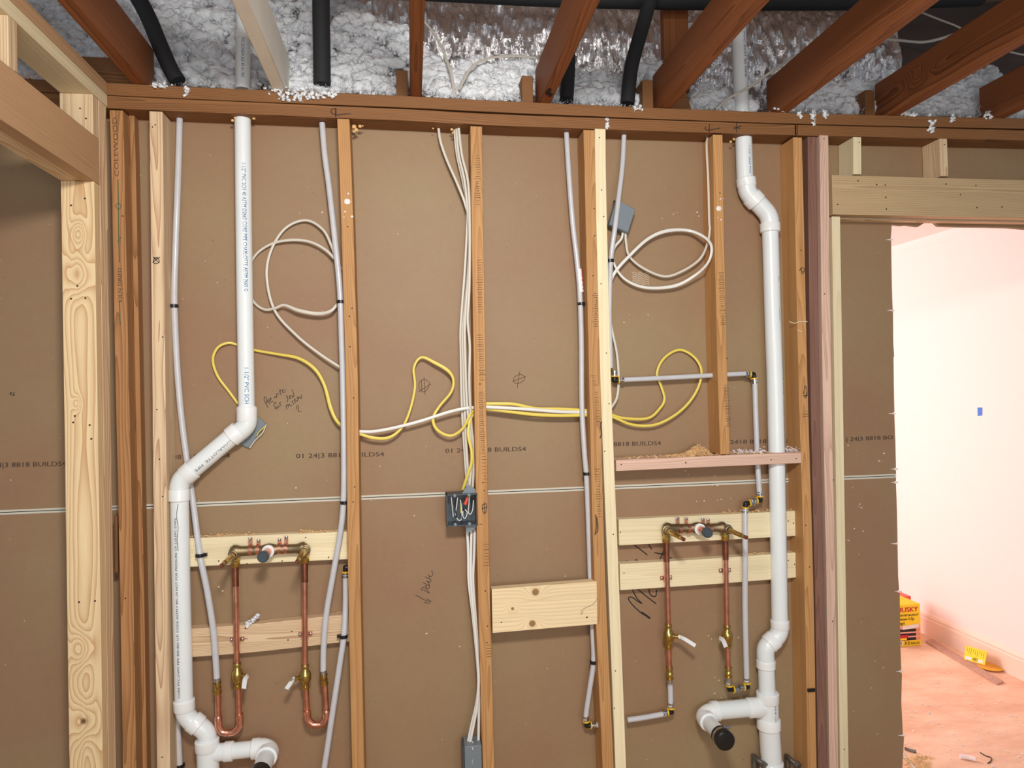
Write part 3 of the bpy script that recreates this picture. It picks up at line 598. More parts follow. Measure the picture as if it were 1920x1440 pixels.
a = P(1246, 120, .30); tag(MB().box(a.x, a.x + .10, .30, .338, 2.48, 3.05).build('roof_strut', W('joist', 'z'), bevel=.002), 'upright reddish board in the attic in front of the silver duct', 'board')
# foil covered duct
mb = MB(); rg = []
dc = V((0, .80, P(1000, 72, .45).z + .035)); R0 = .285
NX, NA = 460, 130
for i in range(NX):
    x = -.55 + 2.72 * i / (NX - 1); ring = []
    for k in range(NA):
        th = 2 * math.pi * k / NA
        cs, sn = math.cos(th), math.sin(th)
        n = (1 - abs(noise.noise(V((x * 22, cs * 2.6, sn * 2.6)))) * 2) * .018 + (1 - abs(noise.noise(V((x * 52, cs * 6, sn * 6)))) * 2) * .010 + noise.noise(V((x * 110, cs * 14, sn * 14))) * .004 + noise.noise(V((x * 3, cs * 1.2, 9))) * .03
        n += .018 * math.cos(x * 2 * math.pi / .62)
        r = R0 + n; ring.append((x, dc.y + r * math.cos(th), dc.z + r * math.sin(th)))
    rg.append(ring)
mb.rings(rg); duct = mb.build('air_duct', M['foil'], sharp=25)
tag(duct, 'big crinkled silver foil duct lying across the attic', 'duct')
# grey foil sheet sloping at the right
mb = MB(); g = 40; vs = []
q = [P(1530, 0, 1.12), P(2150, -30, 1.12), P(2150, 200, .5), P(1630, 190, .5)]
for j in range(g + 1):
    for i in range(g + 1):
        u, v = i / g, j / g; p = q[0].lerp(q[1], u).lerp(q[3].lerp(q[2], u), v)
        vs.append(p + V((0, 0, 1)) * (noise.noise(p * 7) * .035 + noise.noise(p * 28) * .010))
mb.add(vs, [(j * (g + 1) + i, j * (g + 1) + i + 1, (j + 1) * (g + 1) + i + 1, (j + 1) * (g + 1) + i) for j in range(g) for i in range(g)])
o = mb.build('foil_blanket', simple('dull_foil', srgb(150, 148, 152), .38, .85, bump=1, bscale=40), sharp=80)
so = o.modifiers.new('s', 'SOLIDIFY'); so.thickness = .02
tag(o, 'dull grey foil-faced insulation blanket sloping behind the right joists', 'insulation')
# black foam covered lines
def line(name, seq, r, mat, label, cat, n=18, k=8):
    mb = MB(); mb.tube(crom(pp(seq), k), r, n); return tag(mb.build(name, mat), label, cat)
zq = P(1100, -8, .18).z
mb = MB(); mb.tube(crom([V((-.30, .22, P(600, -22, .22).z + .01)), V((.1, .20, P(900, -8, .20).z + .01)), V((.6, .20, P(1100, -4, .2).z)), V((1.2, .2, P(1400, 2, .2).z)), V((1.75, .22, P(1640, 2, .22).z)), V((2.3, .24, P(1850, -6, .24).z))], 8), .036, 20)
tag(mb.build('insulated_line', M['foam']), 'long black foam-covered line running level across the top of the attic', 'pipe')
line('insulated_line', [(225, -60, .05), (272, 20, .05), (300, 85, .045), (320, 130, .045), (334, 153, .042)], .0245, M['foam'], 'black foam-covered line curving down at the upper left', 'pipe')
line('insulated_line', [(602, -60, .04), (602, 20, .04), (603, 80, .05), (604, 158, .06)], .0275, M['foam'], 'black foam-covered line dropping straight down between the cream and end-on joists', 'pipe')
line('insulated_line', [(1066, 60, .14), (1066, 120, .10), (1064, 160, .07), (1062, 190, .05)], .0235, M['foam'], 'black foam-covered line dropping behind the notched joist', 'pipe')
line('insulated_line', [(1232, -50, .09), (1212, 25, .085), (1196, 80, .07), (1183, 130, .055), (1176, 196, .045)], .0245, M['foam'], 'black foam-covered line curving down right of the notched joist', 'pipe')
# loose fill insulation
top_prof = [(-250, -60), (60, -60), (640, -20), (700, 30), (735, 40), (762, 50), (772, 70), (800, 95), (830, 118), (850, 135), (865, 112), (900, 112), (940, 118), (985, 108), (1000, 130), (1070, 140), (1085, 128), (1110, 145), (1135, 132), (1160, 150), (1195, 125), (1215, 110), (1240, 118), (1300, 170), (1320, 155), (1345, 160), (1372, 170), (1402, 190), (1440, 165), (1458, 140), (1480, 195), (1520, 165), (1560, 152), (1600, 148), (1625, 155), (1668, 150), (1685, 190), (1720, 185), (1760, 165), (1800, 145), (1840, 120), (1862, 130), (1880, 205), (1930, 200), (2000, 190)]
def add_clump(mb, c, r, sub=2):
    bmx = bmesh.new(); bmesh.ops.create_icosphere(bmx, subdivisions=sub, radius=1.0)
    sx, sy, sz = random.uniform(.7, 1.5), random.uniform(.7, 1.2), random.uniform(.6, 1.2); off = V((random.random() * 50, random.random() * 50, random.random() * 50))
    rot = Matrix.Rotation(random.random() * 6.28, 3, V((random.random() - .5, random.random() - .5, random.random() - .5)).normalized())
    vs = []
    for v in bmx.verts:
        k = 1 + .75 * noise.noise(v.co * 1.3 + off) + .55 * noise.noise(v.co * 3.1 + off)
        vs.append(c + rot @ V((v.co.x * sx, v.co.y * sy, v.co.z * sz)) * (r * k))
    fs = [tuple(q.index for q in f.verts) for f in bmx.faces]; bmx.free(); mb.add(vs, fs)
def add_puff(mb, c, r):
    bmx = bmesh.new(); bmesh.ops.create_icosphere(bmx, subdivisions=2 if r < .014 else 3, radius=1.0)
    off = V((random.random() * 50, random.random() * 50, random.random() * 50)); s_ = (random.uniform(.8, 1.5), random.uniform(.8, 1.1), random.uniform(.7, 1.1))
    vs = []
    for v in bmx.verts:
        q = v.co * (r / .02)
        k = 1 + .45 * noise.noise(v.co * 1.4 + off) + .42 * (1 - 2 * abs(noise.noise(q * 2.2 + off))) + .3 * (1 - 2 * abs(noise.noise(q * 5.0 + off)))
        vs.append(c + V((v.co.x * s_[0], v.co.y * s_[1], v.co.z * s_[2])) * (r * k))
    fs = [tuple(q.index for q in f.verts) for f in bmx.faces]; bmx.free(); mb.add(vs, fs)
mb = MB()
def base_y(x): return lerp([(-260, 132), (205, 155), (480, 168), (770, 180), (960, 190), (1440, 210), (1920, 222), (2200, 228)], x)
def joist_px_clear(x, y, Yd):
    X = P(x, y, Yd).x
    return all(not (a - .003 < X < a + .043) for a in JX) or Yd > .12
def skip(x, y):
    if 1404 < x < 1450 and y > 100 and random.random() < .93: return True
    if 742 < x < 768 and y > 118: return True
    if 984 < x < 1008 and y > 140: return True
    if 1192 < x < 1236 and y > 150: return True
    if 1612 < x < 1664 and y > 168 and random.random() < .8: return True
    if 1262 < x < 1302 and y > 160: return True
    if 476 < x < 500 and y > 110 and random.random() < .7: return True
    return False
n = 0
while n < 2300:
    x = random.uniform(-160, 1960); yb = base_y(x); yt = lerp(top_prof, x)
    if yt > yb - 12: continue
    y = random.uniform(yt + 9, yb - 5); t = (yb - y) / 160; Yd = .085 + .36 * max(t, 0) + random.uniform(-.02, .02)
    if skip(x, y) or not joist_px_clear(x, y, Yd): continue
    add_puff(mb, P(x, y, Yd), random.uniform(.009, .022)); n += 1
n = 0
while n < 1500:
    x = random.uniform(-120, 1950); yb = base_y(x); yt = lerp(top_prof, x)
    y = random.uniform(yt - 3, yb + 1); t = (yb - y) / 160; Yd = .055 + .36 * max(t, 0) + random.uniform(-.01, .02)
    if skip(x, y) or not joist_px_clear(x, y, Yd): continue
    add_clump(mb, P(x, y, Yd), random.uniform(.003, .010), 2); n += 1
# loose fibres standing out of the wool
def fibre(mb, c, L, wd=.0004):
    d = V((random.gauss(0, 1), random.gauss(-.6, .8), random.gauss(.1, 1))).normalized(); b_ = d.orthogonal().normalized(); b_.rotate(Matrix.Rotation(random.random() * 6.28, 3, d)); w_ = d.cross(b_) * wd
    p1 = c + d * L * .5 + b_ * L * .12; p2 = c + d * L + b_ * L * .38
    o_ = len(mb.v); mb.v += [c - w_, c + w_, p1 - w_, p1 + w_, p2]; mb.f += [(o_, o_ + 1, o_ + 3, o_ + 2), (o_ + 2, o_ + 3, o_ + 4)]
n = 0
while n < 60000:
    x = random.uniform(-60, 1940); yb = base_y(x); yt = lerp(top_prof, x)
    y = random.uniform(max(yt - 2, -10), yb + 1); t = (yb - y) / 160; Yd = .050 + .36 * max(t, 0) + random.uniform(-.015, .03)
    if skip(x, y) or not joist_px_clear(x, y, Yd): n += 1; continue
    fibre(mb, P(x, y, Yd), random.uniform(.006, .02), random.uniform(.0003, .0008)); n += 1
# tufts hanging over the plate edge
for (tx, ty, tw, th_, k) in [(350, 172, 5, 14, 10), (560, 176, 42, 22, 90), (610, 178, 20, 8, 24), (1193, 200, 10, 10, 12), (1498, 212, 5, 14, 10), (1524, 220, 5, 24, 20), (1547, 214, 5, 16, 12), (1746, 232, 5, 30, 22), (1786, 222, 4, 12, 10), (1852, 216, 7, 14, 14), (1139, 232, 3, 18, 14), (300, 160, 18, 6, 20), (1478, 206, 20, 5, 18), (1700, 214, 26, 6, 24), (515, 165, 16, 8, 22)]:
    for i in range(k):
        c_ = P(tx + random.gauss(0, tw * .5), ty + random.uniform(-th_ * .6, th_ * .6), -.004 + random.uniform(-.004, .002)); add_clump(mb, c_, random.uniform(.002, .0055), 2)
        for _ in range(6): fibre(mb, c_, random.uniform(.005, .012), .0004)
o = mb.build('loose_fill_insulation', M['fluff'], sharp=180)
tag(o, 'fluffy white loose-fill insulation piled on the top plate between the joists', 'insulation', kind='stuff')

mb = MB(); p = P(473, 1163, BY - .004)
for k in range(26):
    t_ = random.uniform(-1, 1); c_ = p + V((.018 * t_, random.uniform(-.003, .003), .014 * t_ + random.uniform(-.007, .007))); add_clump(mb, c_, random.uniform(.003, .0055), 2)
    for _ in range(10): fibre(mb, c_, random.uniform(.005, .011), .0004)
tag(mb.build('insulation_scrap', M['fluff'], sharp=180), 'small white scrap of insulation caught on the lower left backer board', 'insulation')

# ------------------------------------------------------------------ drain pipes
def pr(px, x, y, Yd): return px * mpp(x, y, Yd)
def seg(parent, name, seq, rpx, Yd=.045, mat=None, k=6, lip=0):
    """pipe piece following pixels seq on Y = Yd with radius in pixels"""
    mb = MB(); pts = pp(seq, Yd); pts = crom(pts, k) if len(pts) > 2 else pts
    r = pr(rpx, seq[0][0], seq[0][1], Yd); mb.tube(pts, r, 28)
    return mb.build(name, mat or M['pvc'], parent, sharp=50)
def hub(parent, a, b, rpx, Yd=.045):
    A, B = P(a[0], a[1], Yd), P(b[0], b[1], Yd); r = pr(rpx, a[0], a[1], Yd)
    return MB().lathe(A, B, [(0, r * .86), (0, r * .97), (.06, r), (.9, r), (1, r * .9), (1, r * .8)], 32).build('hub', M['pvcb'], parent, sharp=30)
Z0 = lambda x, y: P(x, y, .045)
vp = thing('vent_pipe', 'white plastic drain pipe with a diagonal jog in the left bay', 'pipe', P(395, 1440, .045))
seg(vp, 'pipe', [(455, 219), (458, 500), (462.5, 765)], 15.3)
hub(vp, (463, 790), (463, 762), 19.2)
seg(vp, 'elbow', [(463, 780), (463, 793), (456, 804), (440, 817)], 18.2, k=8)
hub(vp, (449, 807), (432, 821), 20.2)
seg(vp, 'pipe', [(440, 814, .045), (352, 888, .031)], 17.6)
hub(vp, (347, 893), (362, 880), 20.2, .032)
seg(vp, 'elbow', [(353, 888), (342, 898), (337, 910), (336, 925)], 18.4, .03, k=8)
hub(vp, (336, 918), (336, 940), 19.6, .03)
seg(vp, 'pipe', [(336.5, 935), (340, 1110), (345, 1316)], 17.2, .03)
hub(vp, (346, 1331), (345, 1311), 20, .03)
seg(vp, 'elbow', [(346, 1325), (348, 1338), (356, 1349), (370, 1359)], 17.8, .03, k=8)
hub(vp, (360, 1351), (374, 1362), 20.3, .03)
seg(vp, 'elbow', [(370, 1359), (382, 1368), (388, 1378), (389, 1392)], 17.8, .03, k=8)
hub(vp, (389, 1405), (388, 1385), 22.8, .03)
seg(vp, 'tee', [(389, 1398), (392, 1480), (394, 1600)], 20.5, .03)
seg(vp, 'tee_branch', [(393, 1416), (408, 1411), (425, 1409)], 16.5, .03)
hub(vp, (421, 1409.5), (438, 1408), 18.7, .03)
seg(vp, 'pipe', [(430, 1408.5), (476, 1404)], 15.4, .03)
hub(vp, (487, 1403), (472, 1404.5), 19.3, .03)
E = P(505, 1405, .03)
mb = MB(); mb.tube(crom([P(480, 1404, .03), P(494, 1404, .027), E + V((0, -.012, -.001)), E + V((.002, -.04, -.002))], 8), .0305, 28); mb.build('elbow', M['pvcb'], vp, sharp=50)
MB().lathe(E + V((0, -.028, 0)), E + V((0, -.052, 0)), [(0, .028), (0, .0325), (.9, .0325), (1, .030), (1, .026)], 32).build('hub', M['pvcb'], vp, sharp=30)
MB().cyl(E + V((0, -.03, 0)), E + V((0, -.145, -.002)), .0265, 32).build('stub_pipe', M['pvc'], vp, sharp=40)
MB().lathe(E + V((0, -.13, -.002)), E + V((0, -.165, -.002)), [(0, .028), (.0, .031), (.85, .031), (1, .027), (1, .0001)], 32).build('rubber_cap', M['black'], vp, sharp=30)
text_pipe('1-1/2" PVC SCH 40 ASTM D2665 CORE PIPE CHARLOTTE ASTM 2665 G', P(456, 310, .045), P(460.5, 548, .045), pr(15.3, 457, 400, .045), .0115, .05, M['blueink'], vp)
text_pipe('1-1/2" PVC SCH', P(462, 690, .045), P(462.6, 757, .045), pr(15.3, 457, 400, .045), .0115, .0, M['blueink'], vp)
text_pipe('CHARLOTTE  PIPE', P(431, 820, .0436), P(364, 877, .0329), pr(17.6, 400, 850, .045), .008, .35, M['pipeink'], vp)
text_pipe('CORE PVC-DWV PIPE 800-866 U.P. CODE ASTM F 891-24 NOT FOR PRESSURE CP-119-FPC-DWV', P(344, 1302, .03), P(337, 968, .03), pr(17.2, 340, 1110, .045), .0065, .05, M['pipeink'], vp)
mb = MB(); mb.tube(crom([P(334 + d, 945 + 22 * i, .03 - pr(17.3, 340, 1000, .045)) for i, d in enumerate([0, -3, 0, -2, 0])], 4), .0008, 6); mb.build('pen_line', M['ink'], vp)
# right stack
vr = thing('vent_pipe', 'tall white plastic drain pipe with black-capped side stub in the right bay', 'pipe', P(1447, 1440, .045))
seg(vr, 'pipe', [(1394, 256), (1397, 342)], 14.3)
hub(vr, (1400, 350), (1398.5, 334), 16.8)
seg(vr, 'elbow', [(1400, 345), (1401, 356), (1406, 366), (1416, 377)], 15.6, k=8)
hub(vr, (1408, 368), (1420, 381), 17.6)
seg(vr, 'elbow', [(1413, 373), (1427, 387), (1438, 400), (1443, 412), (1444, 425)], 15.6, k=8)
hub(vr, (1443.5, 419), (1444, 436), 17.2)
seg(vr, 'pipe', [(1444, 430), (1449, 600), (1453, 720), (1457, 900), (1462, 1168)], 13.9)
hub(vr, (1462.5, 1178), (1462, 1162), 16)
seg(vr, 'elbow', [(1462, 1172), (1461, 1184), (1455, 1195), (1443, 1206)], 15, k=8)
hub(vr, (1453, 1197), (1440, 1209), 16.6)
seg(vr, 'elbow', [(1447, 1203), (1437, 1214), (1435, 1226), (1436, 1240)], 15, k=8)
hub(vr, (1436, 1238), (1436, 1253), 16.4)
seg(vr, 'pipe', [(1436.5, 1250), (1438.5, 1302)], 14.2)
hub(vr, (1439.5, 1316), (1439, 1297), 19.4)
seg(vr, 'tee', [(1440, 1310), (1441, 1352)], 17.6)
hub(vr, (1441, 1347), (1441.5, 1367), 20.2)
seg(vr, 'pipe', [(1442, 1360), (1447, 1445), (1450, 1560)], 17.8)
hub(vr, (1446.5, 1428), (1447, 1445), 20.2)
seg(vr, 'tee_branch', [(1440, 1326), (1418, 1326.5)], 15.6)
hub(vr, (1424, 1326), (1401, 1327.5), 17.0)
seg(vr, 'pipe', [(1405, 1327), (1340, 1333)], 15.0)
hub(vr, (1335, 1334), (1347, 1332.5), 17.2)
E = P(1317, 1341, .045)
mb = MB(); mb.tube(crom([P(1342, 1333, .045), P(1328, 1336, .042), E + V((.0, -.014, 0)), E + V((0, -.045, 0))], 8), .0275, 28); mb.build('elbow', M['pvcb'], vr, sharp=50)
MB().lathe(E + V((0, -.03, 0)), E + V((0, -.055, 0)), [(0, .027), (0, .031), (.9, .031), (1, .0285), (1, .025)], 32).build('hub', M['pvcb'], vr, sharp=30)
MB().cyl(E + V((0, -.03, 0)), E + V((0, -.16, 0)), .0245, 32).build('stub_pipe', M['pvc'], vr, sharp=40)
cp = MB().lathe(E + V((0, -.138, 0)), E + V((0, -.185, 0)), [(0, .0255), (.0, .031), (.12, .0318), (.2, .0302), (.45, .0302), (.5, .032), (.88, .0318), (.97, .028), (1, .022), (1, .0001)], 36).build('rubber_cap', M['black'], vr, sharp=30)
MB().lathe(E + V((0, -.1475, 0)), E + V((0, -.159, 0)), [(0, .030), (.0, .0312), (1, .0312), (1, .030)], 36).build('hose_clamp', M['steel'], cp, sharp=30)
q = E + V((.013, -.153, .031)); MB().tube([q - V((.008, 0, -.001)), q + V((.016, 0, -.002))], .0045, 10).build('clamp_screw', M['steel'], cp)
text_pipe('CHARLOTTE PIPE  CORE PVC-DWV', P(1450, 640, .045), P(1456, 845, .045), pr(13.9, 1453, 720, .045), .006, .75, M['pipeink'], vr)
text_pipe('CHARLOTTE PIPE AND FOUNDRY CELLULAR CORE PVC-DWV PIPE ASTM F 891 NOT FOR PRESSURE', P(1457, 885, .045), P(1461.5, 1150, .045), pr(13.9, 1453, 720, .045), .006, .7, M['pipeink'], vr)
text_pipe('1-1/2" 2665 PVC', P(1394.5, 278, .045), P(1396, 330, .045), pr(14.3, 1394, 300, .045), .007, .1, M['blueink'], vr)
text_pipe('SCH 40  1-1/2', P(1441, 1316, .045), P(1441.5, 1345, .045), pr(17.6, 1441, 1330, .045), .006, .1, M['pipeink'], vr)
strokes([[(1461, 518), (1456, 560), (1455, 600), (1459, 635), (1462, 600), (1461, 575)]], .045 - pr(12.5, 1453, 600, .045), .0005, M['ink'], vr, 'pen_line')
# attic continuations
va = thing('attic_vent_pipe', 'white plastic pipe rising through insulation by the cream joist', 'pipe', P(455, 160, .06))
seg(va, 'pipe', [(455.5, 168), (456, 75)], 14, .055); hub(va, (456, 76), (456.5, 62), 17, .055); seg(va, 'pipe', [(456, 70), (452, -60)], 12.5, .055)
text_pipe('PVC SCHEDULE 40 A1785', P(455, 74, .055), P(455, 150, .055), pr(14, 455, 120, .055), .009, .05, M['blueink'], va)
vb = thing('attic_vent_pipe', 'white plastic pipe rising into the attic between the two rising joists', 'pipe', P(1392, 208, .06))
seg(vb, 'pipe', [(1391, 214), (1388, 140), (1384, 30), (1380, -60)], 12.8, .06)
text_pipe('PVC SCH 40 PIPE', P(1386, 66, .06), P(1389, 150, .06), pr(12.8, 1390, 120, .06), .007, .1, M['blueink'], vb)
# spray foam at the pipe holes
def foamring(x, y, r, label, extra=()):
    mb = MB(); c = P(x, y, .045)
    if r:
        for k in range(16):
            a = 2 * math.pi * k / 16; mb.ball(c + V((math.cos(a) * r, math.sin(a) * r * .8, random.uniform(-.003, .002))), random.uniform(.004, .0065), 8, (1, 1, .7))
    for (ex, ey, er) in extra: mb.ball(P(ex, ey, .03), er, 8, (1, .8, 1))
    return tag(mb.build('foam_sealant', M['sealant']), label, 'sealant')
foamring(455, 219, .0275, 'tan foam ring where the left drain pipe enters the plate', [(436, 226, .005), (441, 221, .005), (476, 222, .005)])
foamring(1393, 257, .026, 'tan foam ring where the right drain pipe enters the plate', [(1370, 266, .005), (1376, 261, .005)])
foamring(670, 238, 0, 'tan foam blob under the plate right of the plaster-spotted stud', [(664, 238, .008), (668, 244, .007), (664, 247, .005), (675, 237, .006), (680, 236, .003)])
foamring(850, 243, 0, 'tan foam blob where the cable bundle enters the plate', [(847, 243, .005), (849, 249, .004), (812, 241, .003)])

# ------------------------------------------------------------------ PEX water tubes
def pex_tube(parent, seq, rpx=5.2, Yd=.045, name='tube', k=8):
    mb = MB(); pts = crom(pp(seq, Yd), k); mb.tube(pts, rpx * .00172, 14); return mb.build(name, M['pex'], parent, sharp=60)
def clip(parent, x, y, Yd, w_=.016, side=1):
    p = P(x, y, Yd); mb = MB(); mb.lathe(p - V((0, 0, .005)), p + V((0, 0, .005)), [(0, .0105), (0, .0135), (1, .0135), (1, .0105)], 16)
    mb.obox(p + V((side * .016, .004, 0)), (.009, 0, 0), (0, .004, 0), (0, 0, .0045)); return mb.build('clip', M['black'], parent)
def p_elbow(parent, c, dirs, Yd):
    """black elbow with yellow rings and bright crimp rings; dirs = pixel offsets of its arms"""
    p = P(c[0], c[1], Yd); e = MB().ball(p, .0085, 12).build('elbow', M['black'], parent)
    for dx, dy in dirs:
        q = P(c[0] + dx, c[1] + dy, Yd); u = (q - p).normalized()
        MB().cyl(p, p + u * .012, .0085, 14).build('arm', M['black'], e)
        MB().cyl(p + u * .012, p + u * .016, .0125, 16).build('ring', M['yring'], e)
        MB().lathe(p + u * .016, p + u * .032, [(0, .0105), (.25, .0105), (.3, .009), (.55, .009), (.6, .0108), (1, .0108)], 14).build('crimp', M['steel'], e)
def water(label, base, Yd=.045): return thing('water_tube', label, 'pipe', P(base[0], base[1], Yd))
t = water('milky water tube left of the left drain pipe, running down to the left copper loop', (407, 1275), .062)
pex_tube(t, [(337, 219, .062), (334, 330, .062), (330, 440, .06), (327, 540, .062), (328, 600, .065), (333, 700, .07), (341, 790, .076), (353, 880, .078), (363, 950, .07), (375, 1040, .040), (389, 1110, .036), (401, 1190, .036), (407, 1277, .035)], 5.6)
clip(t, 326, 574, .062, side=-.6); clip(t, 375, 1041, .038, side=.7)
t = water('grey water tube beside the plaster-spotted stud, running down to the second copper loop', (607, 1265), .035)
pex_tube(t, [(604, 231, .045), (609, 290, .045), (617, 350, .045), (627, 440, .04), (637, 540, .03), (640, 620, .028), (643, 720, .025), (645, 850, .025), (644, 940, .025), (638, 1000, .025), (624, 1080, .03), (612, 1150, .035), (607, 1210, .035), (606, 1264, .035)], 5.6)
clip(t, 639, 566, .03, side=.4); clip(t, 646, 942, .025, side=.4)
t = water('milky water tube topped by a black and yellow elbow beside the plaster-spotted stud', (605, 1440), .03)
pex_tube(t, [(648, 1078, .05), (648, 1130, .045), (645, 1190, .03), (638, 1240, .025), (626, 1320, .025), (608, 1440, .025), (585, 1580, .025)], 5.6)
p_elbow(t, (648, 1064), [(0, 10), (8, 0)], .05); clip(t, 644, 1193, .03, side=-.7)
t = water('milky water tube with a red printed tag, beside the weathered stud', (1099, 1350), .045)
pex_tube(t, [(1062, 249, .045), (1067, 330, .045), (1074, 420, .045), (1081, 480, .04), (1087, 545, .038), (1090, 640, .038), (1091, 760, .038), (1096, 850, .038), (1100, 900, .04), (1104, 1000, .042), (1107, 1090, .048), (1111, 1180, .048), (1113, 1238, .042), (1106, 1290, .042), (1100, 1330, .045), (1098, 1351, .045)], 5.2)
mb = MB(); a, b = P(1085.2, 505, .0385), P(1089, 548, .0375); mb.cyl(a, b, .0100, 16); tg = mb.build('printed_tag', M['white'], t)
text_pipe('KN H', P(1087, 507, .038), P(1089, 543, .038), .0101, .011, .25, M['redink'], t, 'tag_print')
clip(t, 1090, 570, .04, side=.5); clip(t, 1100, 888, .042, side=.3); clip(t, 1113, 1241, .042, side=.5)
p_elbow(t, (1100, 1360), [(-1, -10), (10, 0)], .045)
pex_tube(t, [(1110, 1360), (1117, 1359.5), (1124, 1359)], 5)
t = water('short milky water tube from the cream stud to the left riser of the right faucet', (1257, 1335), .045)
pex_tube(t, [(1176, 1350), (1210, 1345), (1248, 1338)], 5.2); p_elbow(t, (1259, 1335), [(-9, 1), (-.5, -9)], .045)
pex_tube(t, [(1257.5, 1325), (1257, 1300), (1256, 1276)], 5.4)
t = water('grey water tube slanting in front of the tilted grey box', (1143, 500), .03)
pex_tube(t, [(1170, 253, .05), (1167, 310, .05), (1160, 370, .03), (1154, 420, .02), (1146, 480, .025), (1143.5, 530, .04), (1142.5, 600, .05), (1145, 690, .05)], 5.0); clip(t, 1144, 489, .028, side=0)
p_elbow(t, (1152, 713), [(10, 0), (0, -8)], .05)
t = water('water tube running level through the short stud then down past the right faucet', (1400, 1288), .045)
pex_tube(t, [(1163, 712.5, .05), (1250, 708.5, .05), (1334, 704, .05), (1370, 702, .05), (1402, 700.5, .05)], 5.0); p_elbow(t, (1413, 702), [(-9, 0), (1, 9)], .05)
pex_tube(t, [(1415, 713, .05), (1417, 780, .05), (1420, 860, .05), (1424, 926, .045)], 5.4); p_elbow(t, (1425.5, 938), [(-.5, -9), (-9, 1)], .045)
pex_tube(t, [(1416, 940, .045), (1412, 940.5, .042), (1408, 941, .04)], 5); p_elbow(t, (1398, 944), [(9, -1), (-.5, 9)], .04)
pex_tube(t, [(1397, 955, .04), (1397, 1050, .03), (1397, 1150, .03), (1400, 1278, .035)], 5.6); p_elbow(t, (1402, 1288), [(-1, -9), (-9, .5)], .035)
p_elbow(t, (1368, 1293), [(9, -.5), (-.5, -9)], .035); pex_tube(t, [(1367, 1284, .035), (1366, 1277, .035), (1366, 1270, .035)], 5.2)
t = water('short milky water tube low behind the left drain pipe, tied with black cord', (336, 1440), .06)
pex_tube(t, [(330, 1335, .07), (334, 1380, .07), (337, 1440, .07), (340, 1540, .07)], 5.4); clip(t, 336, 1436, .07, side=.4)
# old steel fittings at the bottom right
for sx in (0, 62):
    t = thing('pipe_fitting', 'weathered metal fitting left of the right drain pipe base' if sx == 0 else 'weathered metal fitting right of the right drain pipe base', 'fitting', P(1420 + sx, 1440, .06))
    mb = MB(); mb.tube(crom(pp([(1413 + sx, 1418, .075), (1420 + sx, 1424, .05), (1432 + sx, 1434, .03)]), 5), .0085, 12); mb.build('arm', M['dsteel'], t)
    mb = MB(); mb.tube(pp([(1414 + sx, 1416, .075), (1415 + sx, 1470, .075)]), .0095, 12); mb.build('stem', M['dsteel'], t)
    mb = MB(); mb.lathe(P(1430 + sx, 1432, .033), P(1436 + sx, 1438, .02), [(0, .010), (0, .013), (1, .013), (1, .009)], 8); mb.build('nut', M['dsteel'], t)

# ------------------------------------------------------------------ copper faucet rough-ins
def strap_v(parent, x, y, Yd, r=.0095):
    p = P(x, y, Yd); mb = MB(); mb.lathe(p - V((0, 0, .0065)), p + V((0, 0, .0065)), [(0, r), (0, r + .0018), (1, r + .0018), (1, r)], 16)
    mb.obox(p + V((0, .008, 0)), (.021, 0, 0), (0, .0012, 0), (0, 0, .006)); s = mb.build('strap', M['copper'], parent)
    for d in (-.0165, .0165): MB().ball(p + V((d, .004, 0)), .0045, 10, (1, .6, 1)).build('screw', M['steel'], s)
def strap_h(parent, x, y, Yd, r, lift, dx=0):
    p = P(x, y, Yd); mb = MB(); mb.lathe(p - V((.0055, 0, 0)), p + V((.0055, 0, 0)), [(0, r), (0, r + .0018), (1, r + .0018), (1, r)], 18)
    mb.obox(p + V((dx * .5, .005, r + lift * .5)), (.0055, 0, 0), (0, .0012, 0), (0, 0, lift * .6)); s = mb.build('strap', M['copper'], parent)
    MB().ball(p + V((dx, -.001, r + lift)), .0048, 10, (1, .7, 1)).build('screw', M['steel'], s)
def valve(parent, x, y0, y1, Yd, side, tip, tipY):
    """brass ball valve, stem to one side and white lever"""
    a, b = P(x, y0, Yd), P(x + .8, y1, Yd); h = (b - a).length
    v = MB().lathe(a, b, [(0, .0115), (.06, .0125), (.10, .0125), (.12, .0105), (.22, .0105), (.27, .0135), (.36, .0175), (.5, .0185), (.64, .0175), (.72, .0135), (.78, .0105), (.86, .0105), (.88, .0125), (.96, .0125), (1, .0115)], 20).build('ball_valve', M['brass'], parent, sharp=40)
    m = a.lerp(b, .48); s = V((side, -.55, 0)).normalized()
    st = m + s * .034
    MB().lathe(m + s * .012, st, [(0, .009), (.4, .009), (.45, .006), (.8, .006), (.82, .008), (1, .008)], 12).build('stem', M['brass'], v)
    T = P(tip[0], tip[1], tipY); mid = st.lerp(T, .35) + V((0, -.004, .004))
    prof = [(-1, -.22), (1, -.22), (1, .22), (-1, .22)]
    hnd = MB().tube(crom([st - s * .004, st + s * .004, mid, T], 5), [.006] * 6 + [.0068] * 10, prof=prof, ref=(side * .5, -1, .3)).build('lever', M['white'], v, bevel=.001)
    return v
